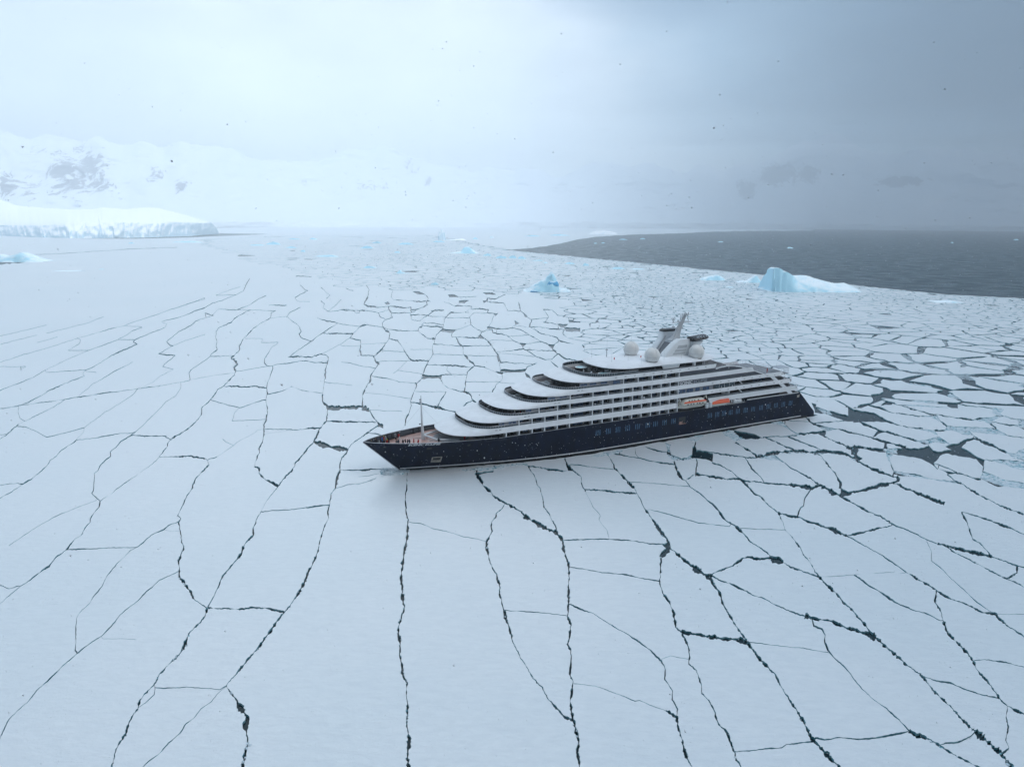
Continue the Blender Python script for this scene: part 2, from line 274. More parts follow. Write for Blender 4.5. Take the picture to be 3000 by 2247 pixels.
# ---------------------------------------------------------------- crack survey
# every line: key  width  points ; key = survey sheet (origin and scale), P = open water polygon
SHEETS = {'A': (0, 1497, 2.209), 'B': (1000, 1497, 2.209), 'C': (2000, 1497, 2.209), 'D': (0, 800, 3.682),
          'E': (500, 800, 3.682), 'F': (0, 1150, 3.682), 'G': (500, 1150, 3.682), 'H': (1050, 1330, 3.682),
          'I': (1600, 1250, 3.682), 'J': (2100, 1180, 4.418), 'K': (2500, 1100, 4.418), 'L': (1000, 850, 3.16),
          'N': (0, 0, 1.0)}
SURVEY = """
A 7 1190,225 1165,300 1155,330 1160,390 1165,430 1200,480 1230,520 1255,570 1300,600 1345,625
A 8 1345,625 1325,680 1295,725 1225,790 1205,840 1180,900 1130,960 1080,1005 1030,1060 1000,1120 940,1180 905,1225 895,1270 850,1330 815,1430 790,1480 750,1540 740,1590 720,1657 700,1800
A 5 1575,228 1560,280 1500,350 1440,420 1410,490 1385,550 1365,590 1345,625
A 6 1345,625 1440,632 1560,632 1670,625 1760,632 1840,655
A 5 2062,228 2040,310 2005,370 1975,450 1930,530 1880,610 1840,655 1780,730 1740,790 1660,895 1600,965 1560,1020 1510,1075 1465,1130
A 12 1465,1130 1490,1170 1530,1220 1560,1280 1605,1330 1585,1390 1600,1450 1600,1520 1580,1590 1570,1657 1560,1800
A 3 1465,1130 1400,1190 1360,1240 1300,1280 1250,1340 1200,1380 1170,1430 1090,1500 1030,1570 970,1610 920,1657 860,1760
A 2.5 1000,1140 1060,1148 1210,1138 1360,1148 1420,1155 1465,1130
A 2 1000,1120 1005,1150 1000,1185 940,1240 895,1270
A 4 430,250 375,290 320,350 200,440 140,480 60,500 0,480 -150,440
A 2 140,480 110,505 50,555 0,600 -150,720
A 3 430,250 580,245 690,238 885,235
A 3 885,235 930,200 980,155 1060,120 1100,90 1155,70
A 1.5 1060,122 1110,130 1165,130
A 3 885,235 840,260 760,340 700,410 660,485 615,540 580,600 530,640 495,690 490,760 490,850 485,900 500,920
A 3 500,920 570,865 670,800 740,720 775,670 870,600 950,520 1030,450 1155,390
A 3.5 500,920 420,990 330,1075 250,1150 170,1240 60,1340 40,1380 0,1470 -80,1600
A 1.5 665,825 780,825 880,830
B 7 435,60 430,130 425,190 405,260 400,330 388,400 390,470 395,540 400,590 410,620 385,690 368,740 370,800 380,860 378,930 395,1000 395,1060 425,1110 420,1170 430,1240 425,1310 425,1400 440,1460 435,1540 425,1600 440,1657 440,1800
B 2 440,70 515,80 600,115 700,135 790,165 880,180 935,195
B 6 940,195 945,270 970,350 1005,410 1025,480 1025,550 1050,620 1062,690 1090,770 1110,840 1150,930 1200,1010 1240,1080 1300,1140 1335,1210 1400,1280 1440,1330 1495,1350
B 8 1380,130 1420,170 1430,190
B 3 1430,190 1600,182 1735,182 1880,190 2000,210 2090,215
B 6 1430,190 1440,250 1470,340 1475,400 1470,480 1470,560 1470,640 1460,680 1485,740 1475,810 1460,860 1485,900 1485,960 1485,1010 1475,1055 1500,1105 1490,1170 1480,1230 1490,1290 1500,1350
B 8 1500,1350 1520,1420 1535,1480 1530,1550 1540,1657 1550,1800
B 3 1475,365 1600,378 1700,400 1830,408 1950,435 2060,452
B 3.5 1475,600 1560,640 1640,665 1700,710 1830,785 1920,840 2000,900 2070,970 2095,1010 2095,1090 2145,1160 2140,1220 2175,1280 2175,1330
B 2.5 1062,640 1220,652 1340,660 1460,677
B 2 1500,1115 1640,1130 1780,1180 1900,1230 1930,1225 2010,1260 2130,1300
B 5 2100,1290 2170,1330 2175,1390 2190,1440 2215,1500
B 2 2060,965 2130,935 2209,950 2253,958
B 5 2065,390 2062,455 2080,530 2120,590 2150,660 2165,750 2205,790
C 5 235,0 280,60 340,100 400,155 450,205 520,250 570,295
C 1.5 345,110 500,118 665,122
C 4 620,10 650,70 665,122 700,165 760,235 790,290 835,345 855,395 885,425
C 8 620,12 730,35 830,72 950,110 1060,160
C 5 1060,160 1110,150 1200,130 1350,92
C 8 1340,70 1390,100
C 3 1390,100 1440,115 1520,155 1590,190 1650,212
C 9 1650,212 1760,240 1880,265 2000,295
C 4 2000,295 2080,325 2170,355 2209,365 2330,395
C 3 1060,160 1180,225 1290,285 1400,360 1450,400
C 5 1450,400 1550,455 1640,510 1720,560 1830,600 1930,650 2035,670
C 2.5 1580,195 1610,260 1610,320 1680,375 1740,440 1820,510 1900,585 1980,640 2035,670
C 4 1700,225 1750,260 1830,300 1950,365 2080,430 2209,490 2400,560
C 4 2165,360 2165,400 2100,435
C 5 165,415 230,390 320,355 390,305 430,298 500,310 570,305
C 12 565,300 600,315 650,330
C 5 650,330 700,360 790,395 885,425
C 6 885,425 930,470 990,530 1040,590 1100,640 1150,700 1210,780 1240,810
C 4 170,415 260,455 340,485 440,535 560,585 640,625
C 6 640,625 720,660 790,680
C 14 790,680 850,695 950,710 1050,750 1150,785 1250,820
C 2 900,425 1030,418 1100,412 1220,405 1340,395 1440,402
C 3.5 1110,415 1220,490 1300,540 1400,605 1500,640 1600,675 1670,710
C 4 1640,520 1635,590 1670,650 1690,715
C 7 1690,715 1720,790 1775,850 1840,910 1880,970
C 5 1880,970 1900,1020 1950,1080 2000,1130 2040,1200 2100,1260 2209,1310 2400,1400
C 3 1890,965 1980,960 2100,980 2209,1010 2400,1060
C 6 2035,680 2100,740 2209,810 2400,950
C 2 2040,665 2120,668 2209,665 2400,660
C 5 175,430 205,490 240,530 260,600 285,640 310,690 350,750 400,820 410,840
C 10 0,785 60,795 130,805 220,820 330,832 415,845
C 2 415,845 510,858 640,875 780,888 960,920
C 6 415,845 460,910 510,970 560,1020 600,1060 640,1140 690,1220 740,1290 790,1380 825,1450
C 3 835,700 850,745 900,765 920,800 920,850 940,900 980,950 1050,1010 1110,1090 1160,1150 1240,1225 1320,1280 1400,1350 1465,1420
C 7 1250,820 1310,875 1380,930 1440,990 1540,1060
C 8 1540,1060 1600,1130 1660,1200 1740,1270 1810,1350 1880,1415
C 14 1880,1415 1960,1480 2040,1550 2090,1600 2130,1657 2180,1800
C 3.5 1550,1070 1630,1095 1730,1110 1830,1155 1920,1185 2040,1210
C 4 2100,1260 2090,1330 2110,1400 2090,1480 2110,1530 2060,1570
C 4 0,800 20,830 40,890 45,945 40,990 90,1030 120,1120 125,1180 170,1225 210,1300 230,1380 290,1430 310,1500 340,1560
C 5 340,1560 340,1590 380,1657 430,1800
C 3 340,1555 430,1550 560,1535 640,1530 670,1510 840,1490
C 10 820,1440 840,1480 870,1505 930,1570 980,1620 1020,1657 1120,1800
C 3 860,1470 920,1480 1000,1465 1150,1475 1260,1465 1400,1440 1465,1420
C 10 1465,1420 1520,1450 1590,1475 1660,1515
C 4 1660,1515 1750,1570 1840,1615 1920,1657 2050,1760
C 3 1660,1515 1700,1500 1780,1495 1870,1455 1890,1430
C 6 0,1490 15,1540 25,1590 60,1657 90,1800
C 5 1805,5 1840,80 1860,130 1880,180 1930,210 2000,295
C 5 1805,5 1900,30 2000,65 2120,110 2209,150 2400,220
H 5 505,176 530,200 525,280 518,380 505,470 512,560 518,650 540,720
H 6 1280,210 1310,270 1345,340 1430,405
H 3 1430,405 1450,450
H 8 1450,450 1530,495 1580,525 1680,575 1765,630
H 3 1765,630 1790,660
H 9 1790,660 1850,705 1925,740 2000,790 2100,830
H 4 1580,530 1550,590 1485,640 1480,680 1440,720 1430,770 1445,830 1410,890 1385,940
H 4 1840,150 1900,230 1920,290 1930,330 1965,380 1985,470 2000,570 2060,650 2075,690 2125,770 2150,850
H 5 1830,125 1900,140 2000,155 2100,172 2209,182
H P 1265,195 1300,198 1460,175 1455,197 1330,215 1290,232 1262,215
H 8 1160,172 1300,160 1450,150 1530,135
H 3 -140,172 0,172 120,165 240,165 430,164
H 1.5 0,245 100,235 220,210
H 1.5 -20,330 100,295 200,250
I 5 200,340 225,400 230,440
I P 222,385 240,415 262,420 270,445 290,455 290,478 235,475 240,450 225,440
I 3 -20,452 90,465 170,478 240,475
I 2.5 245,410 350,412 480,432 600,445 740,462
I 4 285,475 380,540 380,610 410,670 425,700
I 2 425,700 470,780 510,870 560,920 585,960 570,1000 610,1060 660,1120 680,1215
I 5 415,675 550,682 650,690 760,705 980,715
I 6 640,285 680,330 710,370 740,450 790,500 850,550 900,610 950,660
I 3 950,660 980,715 1020,790 1060,880
I 7 1060,880 1110,950 1160,1020 1210,1090 1250,1150 1300,1210 1330,1260
I P 1250,1270 1300,1255 1310,1225 1335,1250 1345,1320 1320,1328 1280,1300
I 9 1310,1325 1270,1370 1235,1410
I 6 1235,1410 1245,1450 1230,1530 1235,1570
I 12 1400,1360 1480,1430 1560,1490 1640,1550 1700,1590 1770,1620
I 5 1330,1320 1400,1355
I 2 885,590 1040,602 1300,622 1555,645
I 3 645,285 780,295 900,325 1000,335 1140,370 1240,385 1330,395 1400,405
I 3 960,235 970,290 1000,335
I 3 790,290 800,250
I 3 1070,215 1200,260 1310,275
I 5 1390,400 1410,470 1440,520 1470,565 1505,580 1550,548 1610,515
I 4 1380,362 1390,400
I 3 1610,515 1620,440 1630,380 1620,345
I 6 1610,515 1700,525 1830,548 1960,560 2100,572 2209,595
I P 1575,300 1580,215 1610,210 1615,255 1700,265 1800,290 1795,380 1720,350 1630,340 1500,358 1380,362 1345,345 1300,290 1310,250 1285,170 1345,195 1330,240 1350,300 1460,345 1520,335
I 4 1600,210 1615,150
I 5 1620,255 1740,270 1870,290 2050,315
I 4 1790,385 1900,425 2000,485 2100,570
I 3 1505,585 1560,650 1640,710 1740,790 1810,845 1870,920
I 2 1110,890 1240,925 1350,950 1480,990 1640,1035 1800,1052 1975,1078
J 5 240,510 330,570 430,620 520,700
J 6 250,687 350,705 560,712
J P 550,710 600,680 740,665 770,690 880,780 800,745 700,740
J 3 880,780 960,850 1070,900 1140,940
J 7 1140,940 1220,985 1330,1060
J 3 365,710 410,780 450,850 500,900 560,950 615,1030
J 6 430,1020 600,1030 760,1050 950,1060
J 12 950,1060 1100,1080 1230,1100 1320,1060
J 12 1320,1060 1420,1110 1520,1170 1610,1210
J P 1600,1100 1700,1150 1760,1140 1740,1190 1620,1220 1580,1190 1605,1160
J 10 1700,1170 1850,1140 1950,1110 2209,1060
J 4 1610,1215 1750,1290 1850,1345 1950,1400 2040,1440
J 8 2040,1440 2130,1480 2209,1520 2235,1527
J 3 1230,1110 1180,1170 1130,1250 1120,1330 1085,1360 1060,1410 1050,1490
J 4 320,1005 410,1100 490,1180 570,1220 620,1280 700,1350 795,1430
J P 840,300 900,290 960,350 1050,400 1090,410 1070,425 1020,400 940,350
J 5 850,240 870,290
J 10 1050,405 1150,400 1300,385 1400,370
J 3 600,450 720,435 900,435 1050,420
J 5 600,440 700,480 850,545 1000,615
J 10 560,690 650,670 780,640 900,635 1000,620 1080,625 1200,635 1400,635 1550,640 1700,680 1820,740
J 3.5 920,438 1050,490 1250,565 1400,630
J P 190,350 300,370 380,380 470,400 610,460 330,475 230,495 150,440 100,420 60,370
J 6 1330,395 1450,460 1600,530 1680,570
J 14 1680,570 1780,610 1790,650 1825,720
J P 1770,580 1900,586 2209,590 2209,640 2100,640 1950,605
J 4 1820,745 1900,800 1990,850
J 7 1990,850 2070,880 2150,910
J 3 2150,910 2209,930 2290,960
J 4 1280,640 1350,690 1410,760
J 6 1410,760 1450,820 1510,890 1560,970 1600,1030 1600,1110
J 6 1130,170 1200,240 1280,280
J P 1180,240 1280,280 1350,290 1450,320 1580,340 1500,350 1430,370 1330,320
J 3 1260,260 1450,250 1650,235
J 2 880,225 1000,235 1180,245
J 4 1570,340 1800,400 2010,450
J P 2010,450 2050,420 2100,350 2209,380 2120,390 2060,430
J 4 1830,240 1950,290 2080,350
J 5 2010,450 2209,515
J 8 2180,510 2190,620
J P 1225,0 1290,20 1280,50 1400,90 1560,130 1700,165 1700,80 1680,20 1700,0 1720,60 1800,100 1950,115 2020,130 2150,190 2209,250 1850,240 1650,235 1450,160 1380,140 1270,130 1265,90
K P 0,440 100,460 260,480 400,560 560,630 640,660 400,605 200,600 70,605 0,610
K P 130,370 200,380 320,400 390,420 470,470 550,490 470,480 330,430
K 5 80,600 160,640 330,700
K P 330,700 420,725 340,740 280,780 245,805 270,770
K 5 0,740 130,775 245,805 370,850 500,880 680,935
K P 410,855 440,865 430,910 400,945 400,900
K 8 -30,930 200,940 400,970
K P 400,945 560,940 700,935 840,945 980,910 1040,970 1100,985 1270,960 1190,920 1250,890 1380,870 1470,850 1400,930 1500,980 1600,1050 1700,1090 1690,1190 1640,1140 1590,1080 1400,1050 1200,1010 1120,1040 1080,1100 1040,1130 1040,1170 980,1130 880,1080 700,1050 540,1020 430,1000
K P 820,850 960,830 1110,790 1250,890 1160,880 1060,860 980,890 920,890
K 6 960,890 985,915
K 4 420,725 560,770 700,810 830,855
K P 420,1000 510,1030 470,1060 480,1130 450,1100
K 4 475,1120 500,1180 530,1240
K P 520,1235 700,1265 800,1270 950,1320 1100,1350 1350,1370 1400,1400 1200,1380 1000,1340 800,1310 600,1300 520,1275
K P 575,1290 605,1340 570,1355 555,1310
K 5 500,1390 560,1370 590,1340
K 9 0,1510 150,1480 280,1440 420,1400 500,1385
K 7 500,1385 600,1420 700,1470 850,1530 1000,1590 1180,1657
K 5 0,930 30,1060
K 5 20,1080 130,1150 230,1200
K 6 230,1200 370,1255 560,1320
K 5 1400,1400 1500,1460 1600,1530 1700,1580 1850,1657 2209,1800
K P 1090,1210 1200,1235 1330,1250 1330,1265 1230,1275 1180,1240
K 3 1040,1135 1200,1190 1330,1250
K 3 1040,1160 1090,1210
K 5 1330,1255 1500,1310 1650,1345
K 5 1215,1275 1300,1350 1400,1400
K P 1680,1240 1800,1280 1950,1350 2209,1390 2400,1430 2400,1500 2209,1465 2000,1440 1870,1440 1700,1360 1640,1320
K 5 1690,1180 1670,1250
K P 1800,1090 1950,1090 2209,1110 2400,1130 2400,1240 2209,1220 2100,1210 1950,1150 1830,1110
K P 2209,950 2140,970 2100,1010 2000,1000 2080,1060 2209,1105 2400,1120 2400,960
K 5 1700,1090 1830,1100
K 7 1380,870 1460,840 1560,820 1630,830 1700,870 1850,930
K 5 1850,930 1950,980 2100,1080
K P 1210,655 1350,665 1500,670 1800,680 1850,690 1900,720 2030,790 1850,765 1600,740 1500,715 1560,780 1400,760 1300,720 1190,710
K 5 1560,780 1600,810
K P 1540,580 1600,550 1820,530 1900,500 1960,530 1850,570 1760,620 1700,600
K 4 1760,620 1850,690
K P 1810,420 1950,440 1910,490 1900,520 1850,510 1800,490
K 6 1070,520 1120,590 1190,630 1210,660
K P 860,530 980,520 1100,520 1060,540 1120,600 1020,550
K 5 850,455 1000,500 1100,515 1300,545 1480,570 1560,580
K 4 640,655 700,675 900,690
K P 760,680 900,700 1050,710 1095,775 980,735 870,710
K 4 1050,715 1200,710
K 3 980,290 1200,340 1450,385 1700,410 1810,430
K 4 1700,600 1840,605 2000,640 2209,650
K 4 2000,780 2209,800 2400,820
K P 2120,560 2209,570 2400,580 2400,720 2209,700 2110,660 2140,620
K 5 1960,530 2120,570
K 5 500,350 650,400 850,460
K 4 550,490 700,510 860,530
K P 430,330 510,340 500,380 420,380 350,400 380,360
K 4 -100,400 130,370
D 3 -150,1490 0,1465 240,1425 450,1400 830,1342
D 3.5 830,1342 1100,1300 1480,1250 1730,1215
D 1.5 1730,1215 1950,1180 2050,1155
D 3 240,1425 370,1360 470,1305 530,1270 690,1195 910,1110
D 3 910,1110 895,1085 910,1060 935,1045 1000,1015 1090,965 1140,930 1200,890 1270,855 1390,805 1480,770
D 3 1480,770 1435,745 1450,720 1550,680 1670,630 1780,590 1800,550 1740,525 1980,465 2090,415 2209,375
D 1.5 500,1072 700,1060 930,1045
D 2 930,1062 1040,1072
D 2 -150,1010 0,965 90,935 250,880 440,830 620,775 850,700 1050,645 1200,600 1340,570 1400,545 1530,500 1700,445 1920,370 2209,280
D 2 -150,1320 0,1265 110,1220 200,1190 350,1128 430,1085 485,1050 540,1020 630,980 760,915 860,875 955,835 1120,775 1270,720 1380,660 1420,630 1530,585
D 1.5 735,835 955,835
D 1.5 735,835 860,760 870,720 830,700
D 1.5 1270,720 1450,720
D 2 1340,568 1430,575 1530,585
D 2 -150,1014 0,1012 280,1008
D 2 280,1008 235,1030 225,1055
D 2 835,1340 885,1290 950,1245 990,1200 1100,1145 1220,1070 1320,1020 1430,960
D 2 1480,1255 1440,1310 1360,1365 1280,1415 1210,1455 1130,1500 1080,1545 990,1605
D 1.5 1525,1240 1640,1180 1740,1105
D 2.5 1870,785 1840,780 1800,740 1850,700 1930,635 2050,570 2080,550 2110,525 2181,490
D 2.5 1870,785 1800,820 1760,850 1710,870
D 3 1710,870 1800,882 1890,888
D 2.5 1890,888 1840,930 1780,980 1755,1010
D 3 1755,1010 1800,1025 1870,1040
D 1.5 1870,1040 1740,1105
D 2 2050,1150 2040,1080 2060,1050
D 1.5 1950,1180 1950,1240 1900,1320 1790,1390 1700,1490 1600,1580 1530,1657
D 1.5 200,1440 195,1500 215,1570 270,1600
D 2 270,1600 410,1530 590,1440 700,1370
D 1.5 1870,785 2000,730 2209,665
D 1.2 -100,700 0,680 180,640 500,560
D 1.2 -100,790 0,770 190,720 400,670
D 1.2 500,650 700,600 940,540 1120,470
D 1.2 400,750 620,690
F 2 990,315 910,380 900,440 870,465 820,515
F 1.5 1530,365 1460,428
F 4 -120,570 0,500 75,455 130,405 200,345
F 2 200,345 270,310
F 2 -120,460 0,455 75,450
F 2.5 195,365 270,370 340,400 440,445 510,482
F 1.5 510,482 700,435 905,380
F 3 820,515 950,500 1100,475 1300,440 1400,442 1460,428
F 4 820,515 770,555 700,600 640,640 600,690 540,735 510,790 440,850 400,880 330,940 245,990
F 5 245,985 170,980
F 2 170,980 0,995 -120,1000
F 3 245,985 200,1020 110,1080 0,1135 -120,1200
F 3 1460,428 1380,480 1310,525 1250,590 1190,640 1195,690 1150,720 1080,790 1060,840 1020,870 1020,920 1010,1000 1005,1060 985,1085 1050,1140 1080,1170
F 3.5 1080,1170 1130,1135 1205,1090 1265,1040 1340,985 1450,905 1580,815 1645,770 1715,700
F 4.5 1715,700 1745,660 1800,575 1805,540 1850,508 1900,465 2000,410 2100,330 2170,240 2180,160
F 4 1410,465 1640,468 1790,470
F 3 1790,480 1850,508
F 6 1715,697 1850,690 2050,685 2209,710
F 5 1080,1170 1065,1230 1010,1300 970,1360 970,1400 910,1475 880,1530 800,1590 745,1657 717,1692
F 1.5 1040,1160 880,1220 650,1310 480,1400 240,1550 100,1650
G 3 425,78 500,100 600,130 740,165
G 2.5 740,165 850,130 940,100 1025,80
G 2 740,165 690,220 680,270 660,305
G 1.5 660,305 850,298 1025,290
G 5 1040,20 1030,90 1040,150 1040,210 1030,280 1005,350 1005,400 1005,470 985,540 950,610 955,650 915,740 905,800
G 8 905,800 950,820 950,870 1000,905 1030,945 1110,985 1160,1010
G 5 1160,1010 1190,965 1240,905 1300,850 1335,800 1350,755 1400,700 1450,640 1500,570 1545,530
G 10 1545,530 1650,565 1800,600 1910,620
G 4 1545,530 1580,450 1605,390 1680,310 1690,220 1690,175
G 4 1605,380 1500,385 1380,402 1200,395 1005,398
G 1.5 1005,398 940,405 900,440 720,530 680,570 500,690
G 1.5 1030,445 1350,400
G 4 400,728 425,715 490,700
G 1.5 560,500 600,535 680,570
G 6 0,695 210,685 280,700 390,725
G 4 390,725 415,780 350,850 280,920 245,990 230,1040 180,1100 160,1160 105,1270 75,1330
G 6 75,1330 110,1360 85,1400 100,1460 105,1510 118,1580 115,1620 150,1657
G 3 1160,1010 1110,1075 1030,1180 975,1280
G 4 975,1280 920,1370 915,1420 890,1460 885,1510 890,1535 820,1605 785,1657
G 3.5 975,1285 1120,1270 1260,1265 1480,1240 1620,1218 1715,1210
G 4 1910,620 1850,700 1830,760 1825,830
G 4 1825,832 2000,838 2209,825
G 4 1825,832 1800,910 1780,1000 1770,1040 1730,1090 1720,1160 1715,1210
G 4 1715,1210 1690,1290 1700,1350 1670,1420 1640,1500 1615,1580 1600,1657
G 1.5 1770,1035 1900,995 2050,980 2209,930
G 5 1910,620 1950,555 2050,490 2120,435 2209,370 2260,340
G 3 2120,435 2209,445 2300,465
G 5 1690,310 1900,315 2209,318
G 12 1690,172 1850,165 2080,155
G 10 2080,155 2110,180 2150,205
G 6 1640,20 1640,90 1690,150
E 4 425,1365 470,1310 510,1260 560,1230
E 5 560,1225 750,1225 900,1225 1035,1240
E 4 560,1225 620,1165 690,1100 700,1050
E 8 700,1050 690,1020 720,985 680,930 650,920
E 5 650,920 690,885
E 4 690,888 560,895 425,900
E 4 425,900 440,870 500,825 485,790 500,740 485,700 490,630 520,590 600,555 655,530 690,490 800,425
E 1.5 425,905 300,990 220,1045
E 2 800,425 860,400
E 2.5 520,390 700,400 860,400
E 2 860,400 1000,405 1130,408
E 4 425,1368 400,1395 345,1440
E 5 1035,1240 1040,1310
E 3.5 1040,1310 1150,1285 1300,1225
E 3 1310,1225 1400,1260 1500,1280 1635,1300
E 3 1035,1240 1050,1180 1080,1080 1100,1030 1100,1000
E 3.5 1100,1000 1045,1005 1010,970
E 3 1010,970 1010,940 1060,850 1090,800 1160,748
E 1.5 1160,748 980,752
E 1.5 980,752 990,710 810,705
E 4 690,885 735,830 740,790 770,740 800,690 850,640 900,590 980,540 1075,485
E 3 1075,485 1250,468
E 2.5 1075,485 1080,430 1130,405
E 4 1250,475 1340,535 1390,585 1405,630 1385,660 1400,690
E 3.5 1400,690 1430,710 1520,735
E 3 1520,735 1590,680 1700,605 1800,540
E 2 1520,735 1350,850 1290,900
E 8 1265,912 1340,900 1460,900 1520,905 1600,880
E 10 1600,880 1630,868 1690,890 1700,940
E 7 1700,940 1690,960 1670,1050 1670,1140
E 4 1665,1140 1650,1220 1640,1310
E 4 1410,948 1550,960 1690,970
E 2 1410,948 1270,975 1160,985 1100,1000
E 3.5 1580,485 1680,515 1800,540 1900,560 2050,575
E 4 1655,648 1800,648 1970,655
E 3 1930,700 2045,730
E 2 1970,655 1930,700 1830,770 1640,865
E 2 1250,475 1290,420 1400,370
E 2 1660,1180 1800,1190 1960,1212
E 3 370,430 460,460
E 2.5 368,375 460,325 600,280 700,235 780,195 800,150 850,60
E 2 79,370 370,270
E 1.2 500,240 700,235
E 1.2 490,240 660,175 750,150
E 2.5 335,490 430,470 520,390
E 2.5 710,400 850,345 930,290 1030,245
E 3 1060,348 1250,348
E 4 1350,36 1520,38
E 3 1395,130 1450,180 1480,190
E 3 1480,190 1340,265
E 2 1340,265 1370,305 1500,310
E 3 1620,155 1680,210 1720,240 1680,275
E 3 1620,300 1660,330 1640,380 1700,415
E 3 1700,415 1870,395 2100,405 2209,425
E 3 1890,165 1970,190
E 3 1940,45 2000,100 2100,120 2140,180 2130,240 2085,330
E 5 2085,340 2130,365 2209,365
E 5 2045,575 2090,550 2130,560
E 3 1700,415 1780,350 1840,285
E 1.5 210,1150 500,1100 700,1075
E 1.5 730,1060 1040,1005
L 5 0,400 110,402
L 3 110,402 170,340 240,318
L P 165,337 200,318 240,320 180,337
L 3 110,402 80,445 175,465 180,495
L 4 180,495 175,550 180,605
L 4 180,605 315,608
L 8 300,615 310,650 345,685
L 4 345,690 310,740 270,790
L 6 270,790 260,850 230,890 200,960
L 4 200,960 200,1020 195,1080
L 4 265,1115 290,1170 335,1220
L 8 335,1220 375,1268
L 5 315,605 370,555 400,510 440,450
L 5 440,450 520,465
L 5 520,465 570,530 600,590
L 8 600,590 640,640
L 8 640,645 720,655 810,655
L 4 810,655 845,590 840,530 860,480 880,410
L P 830,450 850,438 872,450 850,464
L 4 710,375 740,410 800,445 840,450
L 4 440,450 450,400 420,375
L P 400,366 440,378 447,397 410,387
L 4 400,368 380,330 380,300 410,275
L 3 355,245 410,275
L 3 410,275 480,255 460,235
L 3 380,345 440,362 570,375 710,375
L 2 240,320 380,345
L 6 805,660 790,690
L 6 790,690 1000,700 1210,712
L 5 790,690 770,750 750,790
L P 740,822 760,790 932,788 922,832 900,815
L 6 750,790 900,788 1020,778 1160,785
L 3 985,705 975,740 1020,775
L 4 740,820 700,860
L 4 920,830 940,870 1000,910 1080,935
L 8 1080,935 1140,940 1180,955
L 8 1180,955 1205,1000
L 4 1205,1000 1255,1045
L 3 285,795 400,815 550,850 680,862
L 4 690,865 695,885 670,950 640,1030
L 4 640,1030 650,1070 620,1140 600,1180 590,1255
L 5 640,1040 750,1055 860,1080
L 6 860,1080 950,1100 1100,1136
L 2 210,950 400,965 530,985 640,1003
L 2 250,1110 400,1115 560,1122
L 1.5 355,660 500,655 640,655
L 1.5 480,770 520,742 740,775
L 1.5 520,742 600,665
L 2 0,665 100,680 200,705 320,722
L 2 0,515 90,520 180,518
L 1.5 180,500 420,490
L 1.5 370,560 590,572
L 1.5 640,550 840,550
L 2 690,940 820,942 970,940
L 4 970,940 930,1000 890,1075
L 5 1235,695 1170,760 1150,850 1140,930
L 7 1125,525 1135,600 1180,650 1235,695
L 3 1235,700 1330,712
L 3 1310,712 1420,755 1490,770
L P 1430,750 1500,758 1492,782 1450,772
L 4 1490,775 1495,810 1470,850
L 3 1150,850 1300,850 1470,850
L 5 1470,850 1440,870 1400,945
L 2 1180,945 1400,945
L 3 1215,1025 1160,1050 1100,1110
L 5 1025,435 1110,440 1270,445
L P 1268,422 1290,413 1332,450 1280,447
L 5 1330,450 1390,515
L 4 1060,440 1090,490 1120,520
L 6 1120,520 1250,515 1390,515
L 4 1025,430 1030,390
L P 918,382 940,356 1062,368 1030,400
L 5 920,380 900,400 880,420
L 2 1060,370 1180,330 1200,320
L 3 860,500 1000,510 1120,525
L 1.5 855,595 1000,598 1130,605 1450,612
L 6 1395,515 1440,580 1460,640
L P 1440,600 1462,618 1482,667 1450,662
L 4 1465,660 1475,740
L P 1480,733 1600,740 1708,728 1702,754 1560,764 1468,752
L 4 1705,745 1720,710 1810,675
L 4 1480,670 1650,680 1790,685
L P 1700,762 1740,788 1758,822 1710,802
L 2 1500,765 1700,755
L 2 1470,855 1640,870
L 4 1400,395 1480,408 1560,430
L 4 1300,385 1250,360 1200,320 1190,250 1230,210
L 5 1300,385 1290,410
L 5 1300,385 1400,365
L P 1348,340 1480,354 1440,364 1350,362
L 5 1360,340 1390,290 1400,260 1430,220
L P 1400,213 1452,213 1430,242
L 4 1560,430 1640,425 1740,415
L 3 1740,415 1660,365 1600,350
L 3 1440,362 1600,350
L 4 1540,430 1620,480 1680,510
L P 1650,488 1718,494 1680,532
L 4 1680,530 1700,550 1840,560 1990,565
L 4 1600,555 1690,540
L P 1908,500 1978,504 1957,547 1925,520
L 5 1955,545 2000,590
L P 2010,458 2155,500 2030,482
L 4 1715,495 1850,480
L 4 1740,415 1850,480 1910,500
L 4 2010,470 1960,510
L 4 2000,595 1950,640
L 4 2000,590 2080,635 2180,655
L P 1928,650 1970,680 2028,722 1980,702
L 4 1700,550 1800,610 1880,645 1950,645
L 3 1430,575 1690,545
L 2 1390,460 1600,470
L 2 1470,585 1790,615
L 5 1740,345 1760,280 1720,250
L P 1688,222 1724,252 1700,252
L 3 1600,330 1740,345
L P 1603,278 1648,310 1610,322
L 4 1610,320 1580,355
L 4 1750,345 1850,400 2000,440
L 4 1870,300 1950,305 2010,320
L P 2000,313 2102,315 2060,347 2030,347
L P 2060,345 2212,350 2212,387 2080,382
L P 2100,278 2212,284 2212,302 2110,302
L 4 2050,400 2085,435
L 4 1750,340 1900,350 2060,370
L 4 730,340 760,305 850,310 940,320
L P 718,347 762,318 740,352
L 5 940,350 950,300 960,260
L 4 940,345 840,335 760,330
L 4 725,345 710,375
L 4 640,230 720,232 810,235
L 4 800,240 900,245 970,245
L 4 640,230 650,270 700,290 730,285
L 4 730,285 820,220 850,195
L 5 830,190 950,185
L 5 960,260 1010,210
L 3 1010,210 1180,210
L P 1008,198 1048,204 1020,217
L 3 960,252 1180,262
L 4 470,210 640,212
L 4 640,230 640,212 690,190
L 6 440,150 540,158 640,160
L 4 440,150 440,180 470,210
L 4 210,130 260,155 380,160 440,150
L 4 0,180 80,190 220,190
L 3 220,190 340,210 440,180
L 2 100,185 140,215 170,210
